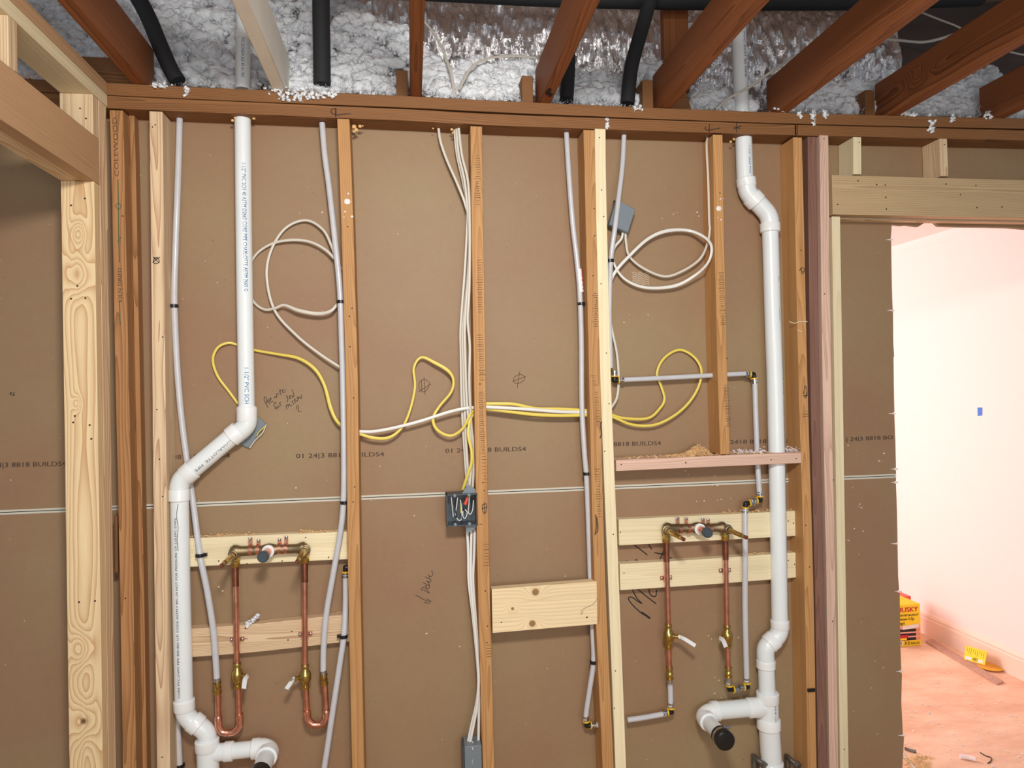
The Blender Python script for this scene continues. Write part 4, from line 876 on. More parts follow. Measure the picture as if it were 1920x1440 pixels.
def faucet(label, body, yb, mid, capc, stems, risers, YB=.030):
    f = thing('faucet_rough_in', label, 'faucet', P(mid, yb + 60, YB))
    (x0, y0), (x1, y1) = body; A, B = P(x0, y0, YB), P(x1, y1, YB); u = (B - A).normalized()
    L = (B - A).length; tm = (P(mid, yb, YB) - A).dot(u) / L
    mb = MB(); mb.lathe(A - u * .012, B + u * .012, [(0, .004), (.02, .014), (.06, .0205), (.10, .0195), (.15, .0155), (tm - .10, .0145), (tm - .05, .0185), (tm, .0205), (tm + .05, .0185), (tm + .10, .0145), (.85, .0145), (.90, .0195), (.94, .0205), (.98, .014), (1, .004)], 24)
    body_o = mb.build('valve_body', M['bronze'], f, sharp=50)
    for (sx, sy), (tx, ty) in stems:
        s0 = P(sx, sy, YB - .006); tipY = None
        # the stem points straight out of the wall
        best = min([k * .002 for k in range(20, 100)], key=lambda d: (proj(s0 - V((0, d, 0))) - V((tx, ty, 0))).length)
        e = s0 - V((0, best, 0))
        MB().lathe(s0 + V((0, .004, 0)), s0 - V((0, .034, 0)), [(0, .017), (.3, .017), (.35, .0135), (.6, .0135), (.62, .0115), (1, .0105)], 20).build('bonnet', M['bronze'], f, sharp=40)
        MB().lathe(s0 - V((0, .03, 0)), e, [(0, .0085), (.7, .0075), (.72, .0055), (.76, .0055), (.78, .0065), (1, .0055)], 16).build('stem', M['brass'], f, sharp=40)
        MB().lathe(e + V((0, .012, 0)), e - V((0, .004, 0)), [(0, .0062), (.8, .0062), (1, .003)], 14).build('stem_tip', M['copperold'], f, sharp=40)
    s0 = P(mid, yb, YB)
    best = min([k * .002 for k in range(15, 100)], key=lambda d: (proj(s0 - V((0, d, 0))) - V((capc[0], capc[1], 0))).length)
    e = s0 - V((0, best, 0))
    MB().lathe(s0 - V((0, .014, 0)), s0 - V((0, .022, 0)), [(0, .0165), (0, .019), (1, .019), (1, .016)], 24).build('tape_ring', M['white'], f)
    MB().cyl(s0, e + V((0, .01, 0)), .0115, 20).build('spout_stub', M['copper'], f)
    MB().lathe(e + V((0, .022, 0)), e, [(0, .0125), (0, .0162), (.8, .0168), (1, .0135), (1, .0001)], 24).build('test_cap', M['dgrey'], f, sharp=30)
    for r in risers:
        top, vt, vb_, side, tip, tipY, segs = r
        Yr = .033
        q = P(top[0], top[1], Yr); q2 = P(top[0], top[1] - 22, Yr)
        MB().lathe(q2, q, [(0, .0150), (.3, .0150), (.35, .0122), (.45, .0122), (.5, .014), (.9, .014), (1, .0118)], 8).build('union_nut', M['brass'], f, sharp=30)
        MB().cyl(q, P(top[0] + .6, top[1] + 36, Yr), .0103, 18).build('coupling', M['copperold'], f)
        MB().tube(pp([(top[0], top[1] - 2), ((top[0] + vt[0]) / 2, (top[1] + vt[1]) / 2), vt], Yr), .0090, 18).build('riser', M['copper'], f, sharp=60)
        valve(f, vt[0], vt[1], vb_[1], Yr, side, tip, tipY)
        for kind, sq in segs:
            if kind == 'c': MB().tube(crom(pp(sq, Yr), 6), .0093, 18).build('copper_pipe', M['copper'], f, sharp=60)
            if kind == 'e': MB().tube(crom(pp(sq, Yr), 8), .0113, 18).build('copper_elbow', M['copper'], f, sharp=60)
            if kind == 'j':
                a_, b_ = P(*sq[0], Yr), P(*sq[1], Yr); MB().lathe(a_, b_, [(0, .0105), (0, .0118), (.8, .0122), (1, .0105)], 18).build('copper_coupling', M['copper'], f, sharp=40)
            if kind == 'a':
                a_, b_ = P(*sq[0], Yr), P(*sq[1], Yr)
                MB().lathe(a_, b_, [(0, .0095), (.12, .0095), (.13, .0135), (.2, .0135), (.21, .0105), (.45, .0105), (.5, .013), (.6, .0108), (.8, .0108), (.82, .013), (1, .012)], 18).build('adapter', M['brass'], f, sharp=40)
                MB().lathe(a_ + (a_ - b_).normalized() * .008, a_ + (b_ - a_).normalized() * .004, [(0, .0098), (0, .0108), (1, .0108), (1, .0098)], 14).build('crimp', M['steel'], f)
    return f
def proj(p):
    d = V(p) - CAM; z = d.dot(FWD); return V((960 + FPX * d.dot(RT) / z, 720 - FPX * d.dot(UP) / z, 0))
fl = faucet('left brass and copper faucet rough-in with two risers looping up into U bends', [(437, 1034), (571, 1028)], 1031, 505, (494, 1047),
    [((439, 1039), (415, 1060)), ((572, 1031), (556, 1052))],
    [((441, 1063), (444.5, 1243), (446.5, 1290), 1, (457, 1291), -.03, [('c', [(446.5, 1288), (449, 1350)]), ('j', [(449, 1338), (449.5, 1350)]), ('e', [(449.5, 1346), (449, 1360), (440, 1371), (428, 1374)]), ('e', [(428, 1374), (416, 1372), (410, 1362), (409.5, 1352)]), ('j', [(409.5, 1353), (409.3, 1342)]), ('c', [(409.5, 1352), (408.5, 1300)]), ('a', [(407, 1276), (408.5, 1301)])]),
     ((571, 1055), (572, 1246), (573.5, 1291), -1, (537, 1292), -.02, [('c', [(573.5, 1289), (576, 1338)]), ('j', [(575.5, 1332), (576, 1342)]), ('e', [(576, 1338), (578, 1350), (586, 1358), (594, 1359)]), ('e', [(594, 1359), (604, 1357), (611, 1348), (612, 1337)]), ('j', [(612, 1340), (611.6, 1331)]), ('c', [(612, 1340), (609, 1283)]), ('a', [(606, 1262), (608.5, 1284)])])])
strap_v(fl, 443.5, 1200, .036); strap_v(fl, 572, 1190, .036)
for x, l, dx in ((470, .020, -.002), (484, .013, .002), (524, .013, 0), (536, .020, .002)): strap_h(fl, x, 1032.5 - (x - 440) * .045, .030, .0150, l, dx)
fr = faucet('right brass and copper faucet rough-in with straight risers and yellow-ringed adapters', [(1248, 991), (1357, 989)], 990, 1308, (1327, 1004),
    [((1250, 994), (1282, 1012)), ((1363, 992), (1400, 1007))],
    [((1249.5, 1017), (1253, 1170), (1254, 1216), 1, (1304, 1211), -.02, [('c', [(1254, 1214), (1255, 1256)]), ('a', [(1256, 1276), (1255, 1250)])]),
     ((1360, 1013), (1363, 1172), (1364.5, 1214), -1, (1361, 1213), -.03, [('c', [(1364, 1212), (1365.5, 1254)]), ('a', [(1366, 1272), (1365.5, 1250)])])])
strap_v(fr, 1250.5, 1084, .036); strap_v(fr, 1361, 1070, .036)
for x, l, dx in ((1275, .022, -.010), (1290, .020, -.006), (1322, .018, -.008), (1331, .016, -.006)): strap_h(fr, x, 992 - (x - 1248) * .01, .030, .0150, l, dx)

# ------------------------------------------------------------------ cables
FLAT = [(math.cos(2 * math.pi * k / 12), .42 * math.sin(2 * math.pi * k / 12)) for k in range(12)]
def cable(label, seq, wd=.0055, mat='nm', Yd=.05, k=8, cat='cable'):
    mb = MB(); pts = crom(pp(seq, Yd), k)
    if isinstance(wd, (list, tuple)):
        R = []
        n = len(seq)
        for i in range(len(pts)):
            f = i / k; j = min(int(f), n - 2); R.append(wd[j] + (wd[j + 1] - wd[j]) * (f - j))
    else: R = wd
    mb.tube(pts, R, ref=(0, 1, 0), prof=FLAT)
    return tag(mb.build('electrical_cable', M[mat], sharp=70), label, cat)
cable('white cable making a big double loop in the left bay', [(640, 690, .05), (600, 664, .055), (555, 628, .06), (515, 582, .065), (500, 520, .07), (508, 470, .07), (535, 428, .07), (573, 413, .07), (605, 430, .06), (622, 462, .05), (630, 486, .045), (640, 505, .062)], .0043, 'nm')
cable('white cable looping left behind the drain pipe and back to the stud clip', [(632, 490, .05), (610, 468, .055), (580, 453, .06), (545, 450, .065), (510, 457, .07), (482, 475, .075), (468, 500, .08), (465, 535, .08), (475, 565, .078), (495, 580, .07), (515, 578, .06), (533, 572, .055), (560, 582, .05), (595, 588, .05), (620, 583, .045), (634, 568, .05)], [.0042] * 3 + [.0046] + [.004] * 4 + [.004] * 4 + [.006, .0062, .005, .004], 'nm')
cable('yellow cable arching behind the left drain pipe to the plaster-spotted stud', [(446, 757, .08), (430, 735, .078), (408, 705, .075), (399, 675, .07), (408, 652, .07), (428, 643, .075), (450, 648, .083), (480, 657, .078), (520, 664, .07), (560, 672, .065), (590, 692, .06), (608, 722, .06), (620, 765, .055), (632, 790, .05), (650, 805, .055)], [.0042] * 9 + [.0052, .0055, .0052, .006, .005, .004], 'yel')
cable('yellow cable from the plaster-spotted stud rising in a crooked hump to the open box', [(672, 813, .045), (700, 821, .045), (730, 820, .045), (755, 800, .05), (770, 765, .055), (778, 725, .06), (776, 690, .06), (790, 670, .06), (815, 680, .055), (840, 695, .05), (850, 712, .05), (846, 735, .05), (824, 762, .05), (812, 785, .045), (820, 806, .045), (845, 817, .045), (868, 803, .04), (880, 780, .035), (889, 767, .05)], [.0048, .0055, .005] + [.0042] * 5 + [.0058, .0058] + [.0042] * 3 + [.0052, .0052] + [.0045] * 4, 'yel')
cable('yellow cable dropping from the middle stud into the top of the open box', [(889, 772, .05), (881, 790, .04), (878, 815, .03), (884, 845, .025), (884, 868, .025), (877, 890, .03), (868, 918, .04)], .0048, 'yel')
cable('bright white cable slung from the plaster-spotted stud across to the middle stud', [(672, 809, .042), (700, 809, .042), (740, 802, .042), (790, 789, .042), (840, 773, .040), (870, 766, .036), (892, 764, .04)], .0053, 'nmb')
cable('upper yellow cable between the middle stud and the weathered stud', [(910, 757, .045), (935, 757, .042), (965, 758, .04), (1005, 766, .04), (1050, 767, .04), (1104, 770, .045)], .0055, 'yel')
cable('bright white cable between the middle stud and the weathered stud', [(910, 763, .035), (950, 765, .033), (1000, 768, .033), (1050, 772, .035), (1104, 773, .045)], .0055, 'nmb')
cable('lower yellow cable between the middle stud and the weathered stud', [(910, 766, .045), (950, 771, .042), (1000, 777, .042), (1050, 779, .042), (1104, 778, .045)], .0058, 'yel')
cable('yellow cable sweeping from the cream stud up in a round loop to the right', [(1145, 777, .05), (1170, 784, .055), (1215, 784, .06), (1238, 765, .065), (1246, 748, .068), (1240, 725, .07), (1232, 700, .072), (1245, 672, .075), (1273, 656, .075), (1300, 668, .07), (1315, 693, .06), (1310, 725, .055), (1290, 757, .055), (1260, 782, .055), (1225, 797, .055), (1185, 796, .055), (1145, 780, .05)], .0046, 'yel')
cable('white cable from the plate down the short stud, then curving left into the tilted box', [(1327, 256, .05), (1325, 275, .025), (1328, 340, .022), (1330, 415, .02), (1331, 430, .02), (1327, 455, .03), (1313, 485, .05), (1280, 508, .055), (1245, 518, .06), (1205, 502, .06), (1180, 480, .058), (1174, 455, .055), (1173, 437, .052)], .0043, 'nm')
cable('white cable making a large eye-shaped loop under the tilted box', [(1143, 560, .06), (1145, 530, .06), (1155, 508, .055), (1180, 480, .05), (1215, 448, .05), (1250, 433, .05), (1290, 432, .05), (1320, 444, .02), (1334, 462, -.006), (1329, 490, -.002), (1305, 515, .03), (1265, 536, .05), (1210, 539, .055), (1170, 522, .055), (1150, 490, .055), (1152, 465, .055), (1165, 448, .055), (1168, 436, .055)], [.0055] * 5 + [.0062] + [.0052] * 3 + [.0042, .0045, .006, .005] + [.004] * 5, 'nmb')
cable('white cable hanging in a soft bow beside the cream stud', [(1141, 585, .05), (1149, 625, .055), (1157, 665, .06), (1160, 710, .06), (1157, 745, .058), (1146, 765, .05)], .0043, 'nm')
# bundle at middle stud
bx = [('left-hand white cable leaving the plate alone and joining the bundle', [(822, 238, .05), (826, 265, .05), (838, 300, .05), (858, 345, .045), (873, 385, .045), (881, 430, .045), (877, 520, .045), (868, 620, .05), (869, 680, .05), (871, 760, .05), (875, 850, .05), (880, 910, .045)], .0044),
      ('white cable in the vertical bundle, leftmost below the plate', [(852, 240, .055), (857, 290, .055), (869, 345, .06), (876, 400, .06), (872, 500, .06), (864, 610, .06), (864, 660, .062), (866, 760, .06), (872, 860, .06), (876, 915, .055)], .0044),
      ('white cable in the vertical bundle, middle one', [(856, 240, .045), (860, 290, .045), (872, 345, .04), (880, 440, .035), (878, 520, .035), (872, 600, .035), (872, 660, .035), (876, 760, .04), (884, 850, .04), (880, 915, .04)], .0044),
      ('white cable in the vertical bundle, nearest the middle stud', [(860, 240, .035), (866, 290, .035), (878, 345, .03), (881, 430, .028), (880, 540, .025), (877, 600, .025), (881, 650, .025), (880, 720, .025), (884, 800, .045), (889, 850, .048), (886, 915, .048)], .0044)]
for lb, sq, wd in bx: cable(lb, sq, wd, 'nm')
for i, (lb, sq) in enumerate([('lower bundle cable leaving the open box, leftmost at the top', [(876, 992, .045), (878, 1040, .04), (879, 1090, .035), (886, 1150, .03), (894, 1230, .025), (897, 1280, .02), (893, 1320, .025), (884, 1360, .03), (876, 1400, .03)]),
                     ('lower bundle cable leaving the open box, in the middle', [(884, 992, .04), (883, 1040, .035), (883, 1090, .03), (889, 1160, .025), (896, 1240, .02), (897.5, 1280, .016), (895, 1320, .018), (888, 1360, .022), (880, 1400, .025)]),
                     ('lower bundle cable leaving the open box, nearest the stud', [(890, 992, .045), (889, 1040, .04), (887, 1090, .038), (892, 1160, .035), (897, 1240, .03), (898, 1280, .028), (898, 1330, .028), (897, 1398, .03)])]): cable(lb, sq, .0044, 'nmb')
# attic wires
def awire(label, seq, wd=.0045): return cable(label, seq, wd, 'nm', .05, 8)
awire('white attic cable curving down to the plate right of the end-on joist', [(792, 35, .25), (815, 65, .2), (833, 100, .14), (846, 140, .09), (853, 183, .05)])
awire('white attic cable arching over insulation toward the notched joist', [(861, 168, .05), (880, 132, .10), (905, 113, .14), (950, 105, .2), (1005, 108, .26)])
awire('white attic cable slanting from the right attic pipe up past the rising joist', [(1343, 205, .05), (1365, 185, .045), (1400, 166, .03), (1450, 132, .03), (1500, 100, .04), (1535, 80, .1)])
awire('white attic cable lying level behind the swirling-grain joist', [(1655, 73, .4), (1690, 76, .38), (1730, 79, .36), (1765, 72, .34), (1800, 60, .3)], .006)
awire('white attic cable crossing high above the doorway', [(1725, 22, .4), (1760, 36, .38), (1800, 52, .36), (1860, 85, .33), (1905, 100, .3), (1960, 108, .3)])

# ------------------------------------------------------------------ electrical boxes
def open_box():
    a = P(837, 928, -.008); b = P(896.5, 984.5, -.008); x0, x1, z1, z0 = a.x, b.x - .0005, a.z, b.z; x1 = min(x1, P(896, 950, 0).x); y0, y1 = -.008, .062; th = .0026
    t = thing('electrical_box', 'open square dark grey junction box full of wires on the middle stud', 'electrical box', (x0, y0, z0))
    mb = MB(); mb.box(x0, x0 + th, y0, y1, z0, z1); mb.box(x1 - th, x1, y0, y1, z0, z1); mb.box(x0, x1, y0, y1, z1 - th, z1); mb.box(x0, x1, y0, y1, z0, z0 + th); mb.box(x0, x1, y1 - th, y1, z0, z1)
    mb.build('shell', M['dgrey'], t, flat=True)
    w_ = x1 - x0; mb = MB()
    for f in (.27, .73):
        for z in (z1 - .004, z0 + .004): mb.lathe(V((x0 + w_ * f, y0 + .012, z)), V((x0 + w_ * f, y0 - .0005, z)), [(0, .0055), (.9, .0055), (1, .003)], 10)
    mb.build('screw_post', M['grey'], t)
    xz_poly([(P(866, 926, .02).x, z1), (P(877, 908, .02).x, P(877, 908, .02).z), (x1 - .001, P(893, 918, .02).z), (x1 - .001, z1)], .012, .016, 'bracket', M['grey'], t)
    xz_poly([(P(871, 986, .02).x, z0), (x1 - .001, z0), (x1 - .001, P(895, 987, .02).z), (P(877, 999, .02).x, P(877, 999, .02).z)], .012, .016, 'bracket', M['grey'], t)
    for seq, mt, Yd in [([(846, 931), (848, 950), (850, 969)], 'nmb', .01), ([(858, 933), (856, 950), (854, 966), (861, 976), (866, 970), (865, 950), (863, 937)], 'nmb', .006), ([(856, 932), (853, 950), (856, 970), (852, 965)], 'black', .004), ([(868, 958), (868, 968), (872, 972), (876, 962), (872, 955)], 'nmb', .004), ([(880, 931), (879, 948), (878, 960), (882, 964), (886, 956), (888, 938)], 'nmb', .002), ([(885, 931), (884, 945), (883, 957)], 'black', .003), ([(863, 938), (864, 946), (864, 962)], 'yel', .008), ([(870, 942), (869, 955), (866, 972)], 'black', .005)]:
        MB().tube(crom(pp(seq, Yd), 5), .0015, 8).build('wire', M[mt], t)
    MB().lathe(P(877, 932, .0), P(872, 946, -.002), [(0, .003), (.1, .0045), (.8, .0062), (1, .0068), (1, .004)], 12).build('wire_nut', M['redplastic'], t)
open_box()
def tilted(label, q, Yf, dp, opening=False):
    t = thing('electrical_box', label, 'electrical box', P(q[3][0], q[3][1], Yf))
    c = [P(x, y, Yf) for x, y in q]; back = [p + V((0, dp, 0)) for p in c]
    MB().hexa([c[3], c[2], back[2], back[3], c[0], c[1], back[1], back[0]]).build('body', M['grey'], t, bevel=.003)
    return t, c
t, c = tilted('tilted grey box behind the slanting water tube near the cream stud', [(1156, 374), (1192, 392), (1178, 437), (1142, 421)], .034, .03)
o = MB().hexa([c[3] + V((.004, -.002, .003)), c[2] + V((-.003, -.002, .003)), c[2] + V((-.003, 0, .003)), c[3] + V((.004, 0, .003)), c[0] + V((.004, -.002, -.003)), c[1] + V((-.003, -.002, -.003)), c[1] + V((-.003, 0, -.003)), c[0] + V((.004, 0, -.003))]).build('cover', M['grey'], t)
xz_poly([(P(1144, 400, .06).x, P(1144, 420, .06).z), (P(1152, 374, .06).x, P(1152, 374, .06).z), (P(1157, 378, .06).x, P(1157, 378, .06).z), (P(1146, 425, .06).x, P(1146, 425, .06).z)], .066, .07, 'flange', M['black'], t)
t, c = tilted('tilted grey box behind the elbow of the left drain pipe', [(476, 776), (499, 795), (466, 841), (440, 829)], .079, .009)
MB().tube(crom([P(497, 800, .076), P(493, 803, .073), P(484, 812, .073), P(482, 818, .076)], 5), .0018, 8).build('wire', M['yel'], t)
MB().tube(crom([P(499, 796, .077), P(492, 812, .076), P(478, 826, .077), P(468, 840, .077)], 5), .0022, 8).build('rim', M['seam'], t)
a = P(871, 1400, -.004); b = P(903, 1400, -.004)
t = thing('electrical_box', 'grey box at the bottom of the middle stud with cables entering its top', 'electrical box', (a.x, 0, a.z - .15))
MB().box(a.x, b.x, -.004, .06, a.z - .15, a.z).build('body', M['grey'], t, bevel=.002)
MB().box(a.x - .006, a.x - .0005, .0, .06, a.z - .15, a.z - .002).build('flange', M['dgrey'], t)
mb = MB(); mb.tube(crom([P(886, 1390, .02), P(887, 1396, .01), P(886, 1402, -.004), P(887, 1406, -.006)], 4), .002, 6); mb.build('knockout_tab', M['seam'], t)
MB().tube(crom([P(888, 1424, -.0045), P(885, 1428, -.0045), P(887, 1432, -.0045)], 4), .0008, 6).build('moulded_mark', M['seam'], t)

# ------------------------------------------------------------------ sawdust, far room objects
mb = MB()
def chips(mb, n, fx, fz, Y0, Y1, s=(.002, .006)):
    for k in range(n):
        x, z = fx(k), fz(k); c = V((x, random.uniform(Y0, Y1), z)); u = V((random.gauss(0, 1), random.gauss(0, 1), random.gauss(0, .5))).normalized() * random.uniform(*s); w2 = u.orthogonal().normalized() * random.uniform(.0008, .0022); h2 = u.cross(w2).normalized() * .0004
        mb.obox(c, u, w2, h2)
ztopb = lambda px: P(px, lerp([(1155, 862.5), (1330, 855), (1503, 848)], px), .0005).z
cx = P(1312, 860, .03).x
for k in range(1500):
    x = random.gauss(cx, .045); hgt = .036 * math.exp(-((x - cx) / .035) ** 2) + .002; px = 1312 + (x - cx) / .0018
    if not 1160 < px < 1331: continue
    Y = random.uniform(.004, .076); z = ztopb(px) + random.random() ** .7 * hgt * (1 - abs(Y - .04) / .05) + .0008
    chips(mb, 1, lambda q: x, lambda q: z, Y, Y)
mb.ball(V((cx, .042, ztopb(1312) + .004)), .03, 14, (1.5, .9, .75))
for k in range(140):
    px = random.uniform(1160, 1440); chips(mb, 1, lambda q: P(px, 860, .03).x, lambda q: ztopb(px) + .001 + random.random() * .003, .003, .07)
tag(mb.build('sawdust_pile', M['chip'], flat=True), 'pile of tan sawdust and shavings on the horizontal blocking', 'sawdust', kind='stuff')
mb = MB()
for k in range(260):
    px = random.choice([random.uniform(1376, 1432), random.uniform(1470, 1492)]); chips(mb, 1, lambda q: P(px, 860, .04).x, lambda q: ztopb(px) + .001 + abs(random.gauss(0, .007)), .01, .07, (.0015, .005))
tag(mb.build('pipe_shavings', M['paper'], flat=True), 'white plastic shavings around the pipes on the blocking', 'shavings', kind='stuff')
mb = MB()
for (xa_, xb_, fn, Yy) in [(350, 480, lambda x: 1011 - (x - 330) * .0435, BY + .015), (560, 640, lambda x: 1000, BY + .015), (1350, 1490, lambda x: 966 - (x - 1330) * .05, BY + .015), (1392, 1440, lambda x: 1044, BY + .01)]:
    for k in range(70):
        px = random.uniform(xa_, xb_); p = P(px, fn(px), BY); chips(mb, 1, lambda q: p.x, lambda q: p.z + .001 + abs(random.gauss(0, .0035)), BY + .003, BY + .03, (.0015, .005))
tag(mb.build('wood_shavings', M['chip'], flat=True), 'reddish tan wood shavings resting on top edges of the backer boards', 'shavings', kind='stuff')

# bag boxes in the far room
A = PZ(1690, 1209, 0.0); B = PZ(1727, 1210, 0.0)
def carton(name, label, x0, x1, y0, y1, h, mats, gable):
    t = thing(name, label, 'box', (x0, y0, 0))
    body = MB().box(x0, x1, y0, y1, .001, h).build('body', mats[0], t, bevel=.001)
    if gable:
        mb = MB(); ym = (y0 + y1) / 2
        mb.add([(x0, y0, h), (x1, y0, h), (x1, y1, h), (x0, y1, h), (x0, y1, h + gable), (x0 + .03, y1, h + gable)], [(0, 1, 5, 4), (1, 2, 5), (2, 3, 4, 5), (0, 4, 3)])
        mb.build('top_flap', mats[1], t)
    return t, body
bx1 = B.x; by = B.y; bw = .165; bh = P(1727, 1132, B.y).z
t, body = carton('bag_box', 'yellow box of contractor clean-up bags standing by the far room baseboard', bx1 - bw, bx1, by, by + .11, bh, (M['boxyel'], M['boxyel']), .055)
X0 = bx1 - bw; fy = by - .0006
def bt(txt, z, h, x0, x1, mat, bold=0): text_flat(txt, V((X0 + x0 * bw, fy, z)), V((X0 + x1 * bw, fy, z)), h, (0, -1, 0), mat, body, 'printed_lettering', bold)
u = bh / 78.0
bt('HUSKY', bh - 13.5 * u, 9 * u, .12, .90, M['redink'], .0025)
bt('Contractor', bh - 21.5 * u, 5.6 * u, .08, .93, M['ink'], .0008); bt('Clean-Up', bh - 29 * u, 5.6 * u, .08, .76, M['ink'], .0008); bt('Bags', bh - 36.5 * u, 5.6 * u, .08, .40, M['ink'], .0008)
bt('32', 3.2 * u, 6 * u, .36, .58, M['ink'], .0008); bt('BAGS', 3.4 * u, 4.4 * u, .62, .94, M['ink'], .0005)
MB().box(X0 + .004, bx1 - .003, fy - .0004, fy + .0006, 11 * u, 38 * u).build('printed_panel', M['boxpink'], body)
for i, z in enumerate((31, 23, 15)):
    MB().box(X0 + .03, bx1 - .03, fy - .0012, fy - .0004, (z - 3.6) * u, (z + 1.5) * u).build('printed_bar', M['ink'], body)
    mb = MB(); mb.ball(V((bx1 - .018, fy - .001, (z - .6) * u)), .0135, 14, (1.1, .15, .7)); mb.build('printed_finger', M['skin'], body)
MB().obox(V((X0 + .10, fy - .0018, 36.5 * u)), (.050, 0, .004), (0, .0004, 0), (0, 0, 3.5 * u)).build('printed_banner', M['paper'], body)
MB().box(X0 + .004, X0 + .085, fy - .0022, fy - .0014, 16 * u, 22 * u).build('printed_label', M['redink'], body)
MB().box(X0 + .004, X0 + .075, fy - .0024, fy - .0014, 12.5 * u, 16 * u).build('printed_label', M['boxyel'], body)
MB().box(X0 + .006, X0 + .05, fy - .0012, fy - .0004, 3 * u, 10.5 * u).build('barcode_panel', M['paper'], body)
mb = MB()
for k in range(9): mb.box(X0 + .010 + k * .004, X0 + .0118 + k * .004, fy - .0016, fy - .001, 4 * u, 9.5 * u)
mb.build('barcode', M['ink'], body)
t, body2 = carton('bag_box', 'coral red box standing behind the yellow bag box', bx1 - .08, bx1 + .035, by + .118, by + .2, bh * 1.03, (M['boxred'], M['boxred']), 0)
for z in (.55, .66, .76): MB().box(bx1 + .003, bx1 + .033, by + .1168, by + .1182, bh * z, bh * (z + .035)).build('printed_bar', M['boxpink'], body2)
MB().box(bx1 + .003, bx1 + .033, by + .1168, by + .1182, bh * .22, bh * .46).build('printed_panel', M['boxpink'], body2)
# yellow card leaning on the baseboard, lath strip, debris
c = [PX(1811, 1211, 2.93), PX(1850, 1222, 2.93), PX(1846, 1247, 2.90), PX(1807, 1236, 2.90)]
t = thing('package', 'yellow printed card package leaning at the baseboard of the far room', 'package', c[3])
mb = MB(); off = V((.006, .002, 0)); mb.hexa([c[3], c[2], c[2] + off, c[3] + off, c[0], c[1], c[1] + off, c[0] + off]); mb.build('card', M['boxyel'], t)
nrm = (c[1] - c[0]).cross(c[3] - c[0]).normalized();
if nrm.dot(CAM - c[0]) < 0: nrm = -nrm
def on(u_, v_): return c[0].lerp(c[1], u_).lerp(c[3].lerp(c[2], u_), v_)
mb = MB()
for k in range(9): mb.tube([on(.1 + k * .1, .08) + nrm * .001, on(.1 + k * .1, .36 + .1 * (k % 3)) + nrm * .001], .0006, 6)
mb.build('printed_marks', M['stamp'], t)
text_flat('4001', on(.42, .92), on(.64, .92), .018, nrm, M['ink'], t, 'printed_lettering')
for a0, a1 in ((.06, .36), (.68, .9)):
    mb = MB(); mb.add([on(a0, .72) + nrm * .001, on(a1, .72) + nrm * .001, on(a1, .93) + nrm * .001, on(a0, .93) + nrm * .001], [(0, 1, 2, 3)]); mb.build('printed_label', M['paper'], t)
mb = MB(); q = PZ(1857, 1250, 0.01); mb.ball(q, .05, 12, (1.2, 1.2, .16)); tag(mb.build('amber_bag', simple('amber_plastic', srgb(236, 168, 40), .3)), 'flat amber plastic bag on the floor right of the yellow card', 'bag')
mb = MB(); q = PZ(1878, 1252, 0.0)
for dx in (0, .025): mb.lathe(q + V((dx, -dx, 0)), q + V((dx, -dx, .055)), [(0, .009), (.8, .008), (1, .006)], 10)
tag(mb.build('cord_stub', M['lens_']), 'pair of pale stubs standing at the baseboard right of the amber bag', 'fitting')
a, b, c_, d = PZ(1735, 1205, 0), PZ(1745, 1199, 0), PZ(1882, 1281, 0), PZ(1870, 1285, 0); h = V((0, 0, .010))
mb = MB(); mb.hexa([a, d, c_, b, a + h, d + h, c_ + h, b + h]); tag(mb.build('lath_strip', M['lath'], bevel=.002), 'dusty wooden lath strip lying along the far room baseboard', 'board')
mb = MB()
for k in range(240):
    x = random.uniform(1695, 1990); y = random.uniform(1215, 1500); q = PZ(x, y, .002)
    if q.x > 2.95 or q.y < .12: continue
    s_ = random.choice([.001, .0015, .0025]); uu = V((random.gauss(0, 1), random.gauss(0, 1), 0)).normalized() * s_ * random.uniform(1, 3); ww = V((-uu.y, uu.x, 0)).normalized() * s_
    mb.obox(q, uu, ww, (0, 0, .0006))
tag(mb.build('floor_debris', M['paper'], flat=True), 'scattered pale crumbs and splinters over the far room floor', 'debris', kind='stuff')
def ob(name, seq, r, mat, label, cat='debris'):
    mb = MB(); mb.tube(crom([PZ(x, y, r * 1.05) for x, y in seq], 5), r, 8); return tag(mb.build(name, mat), label, cat)
ob('bent_wire', [(1838, 1411), (1848, 1417), (1859, 1421), (1857, 1428), (1852, 1431)], .002, M['black'], 'bent black wire lying on the far room floor')
ob('plaster_crumb', [(1800, 1418), (1815, 1420), (1830, 1424)], .009, M['wallpaint'], 'pale pink plaster crumb on the floor left of the bent wire')
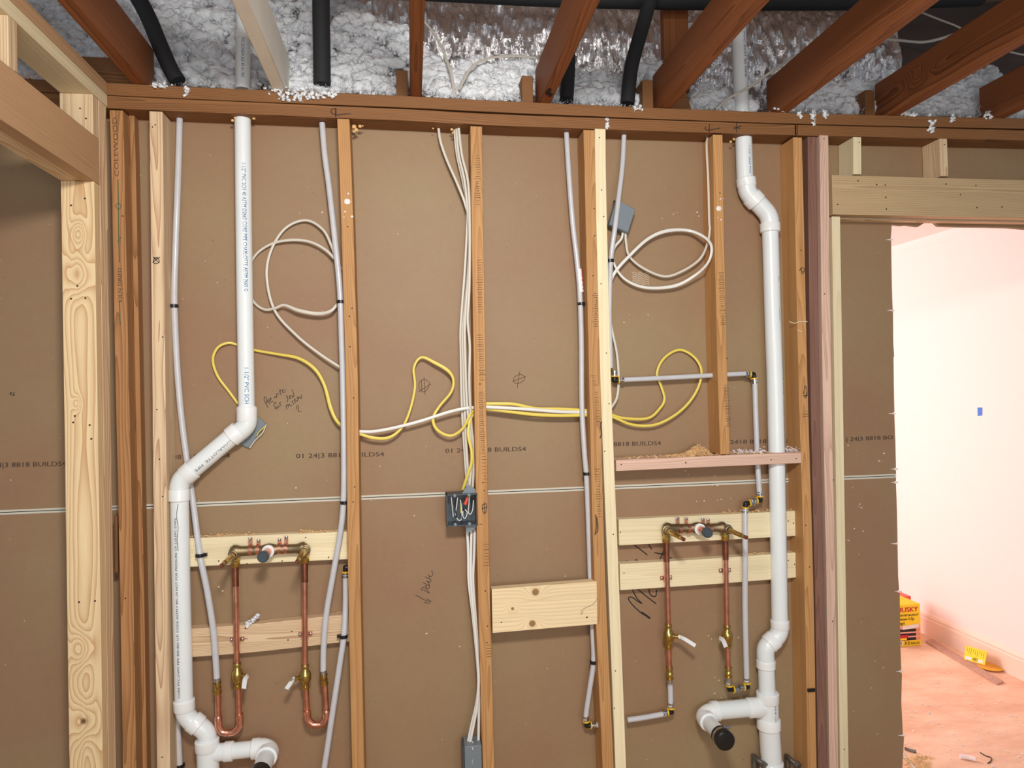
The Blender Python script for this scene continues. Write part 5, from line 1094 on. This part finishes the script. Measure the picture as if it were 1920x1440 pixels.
ob('wood_scrap', [(1697, 1403), (1708, 1407), (1718, 1409)], .006, M['dsteel'], 'dark scrap on the floor just inside the right doorway')
ob('wood_sliver', [(1693, 1410), (1700, 1424), (1712, 1436), (1720, 1448)], .003, M['seam'], 'long pale sliver curving on the floor at the drywall edge')
c = [PX(1833, 764, PW), PX(1842, 764, PW), PX(1842, 779, PW), PX(1833.5, 780, PW)]
mb = MB(); o1 = V((-.0015, 0, 0)); o2 = V((-.0003, 0, 0)); mb.hexa([c[3] + o1, c[2] + o1, c[2] + o2, c[3] + o2, c[0] + o1, c[1] + o1, c[1] + o2, c[0] + o2])
tag(mb.build('tape_piece', M['tape']), 'small piece of blue tape on the pink white far wall', 'tape')
mb = MB()
for k in range(60):
    x = random.uniform(1700, 1745); y = random.uniform(1418, 1440); q = PZ(x, y, .003); uu = V((random.gauss(0, 1), random.gauss(0, 1), .2)).normalized() * random.uniform(.006, .02); ww = uu.orthogonal().normalized() * .0015
    mb.obox(q, uu, ww, (0, 0, .0008))
tag(mb.build('wood_splinters', M['chip'], flat=True), 'heap of pale splinters on the floor near the drywall edge', 'debris', kind='stuff')

# ------------------------------------------------------------------ group phrases for repeats
GR = dict(stud='studs of the framed walls', cripple_stud='short cripple studs over the door headers', ceiling_joist='ceiling joists over the wall', rafter_end='lapped rafter ends on the top plate', backer_board='backer boards behind the faucets',
          insulated_line='black foam-covered lines in the attic', vent_pipe='white drain pipes in the wall', attic_vent_pipe='white pipes rising in the attic', foam_sealant='tan foam at the top plate holes', water_tube='plastic water tubes',
          faucet_rough_in='faucet rough-ins', electrical_cable='electrical cables', electrical_box='electrical boxes', top_plate='top plate boards', blocking='blocking pieces', header='door headers', jack_stud='jack studs of the doorways', king_stud='king studs of the doorways',
          pipe_fitting='weathered fittings at the right drain pipe base', bag_box='boxes in the far room')
for o in COL.objects:
    if o.parent is None and 'label' in o and 'category' in o and 'kind' not in o:
        k = o.name.split('.')[0]
        if k in GR: o['group'] = GR[k]
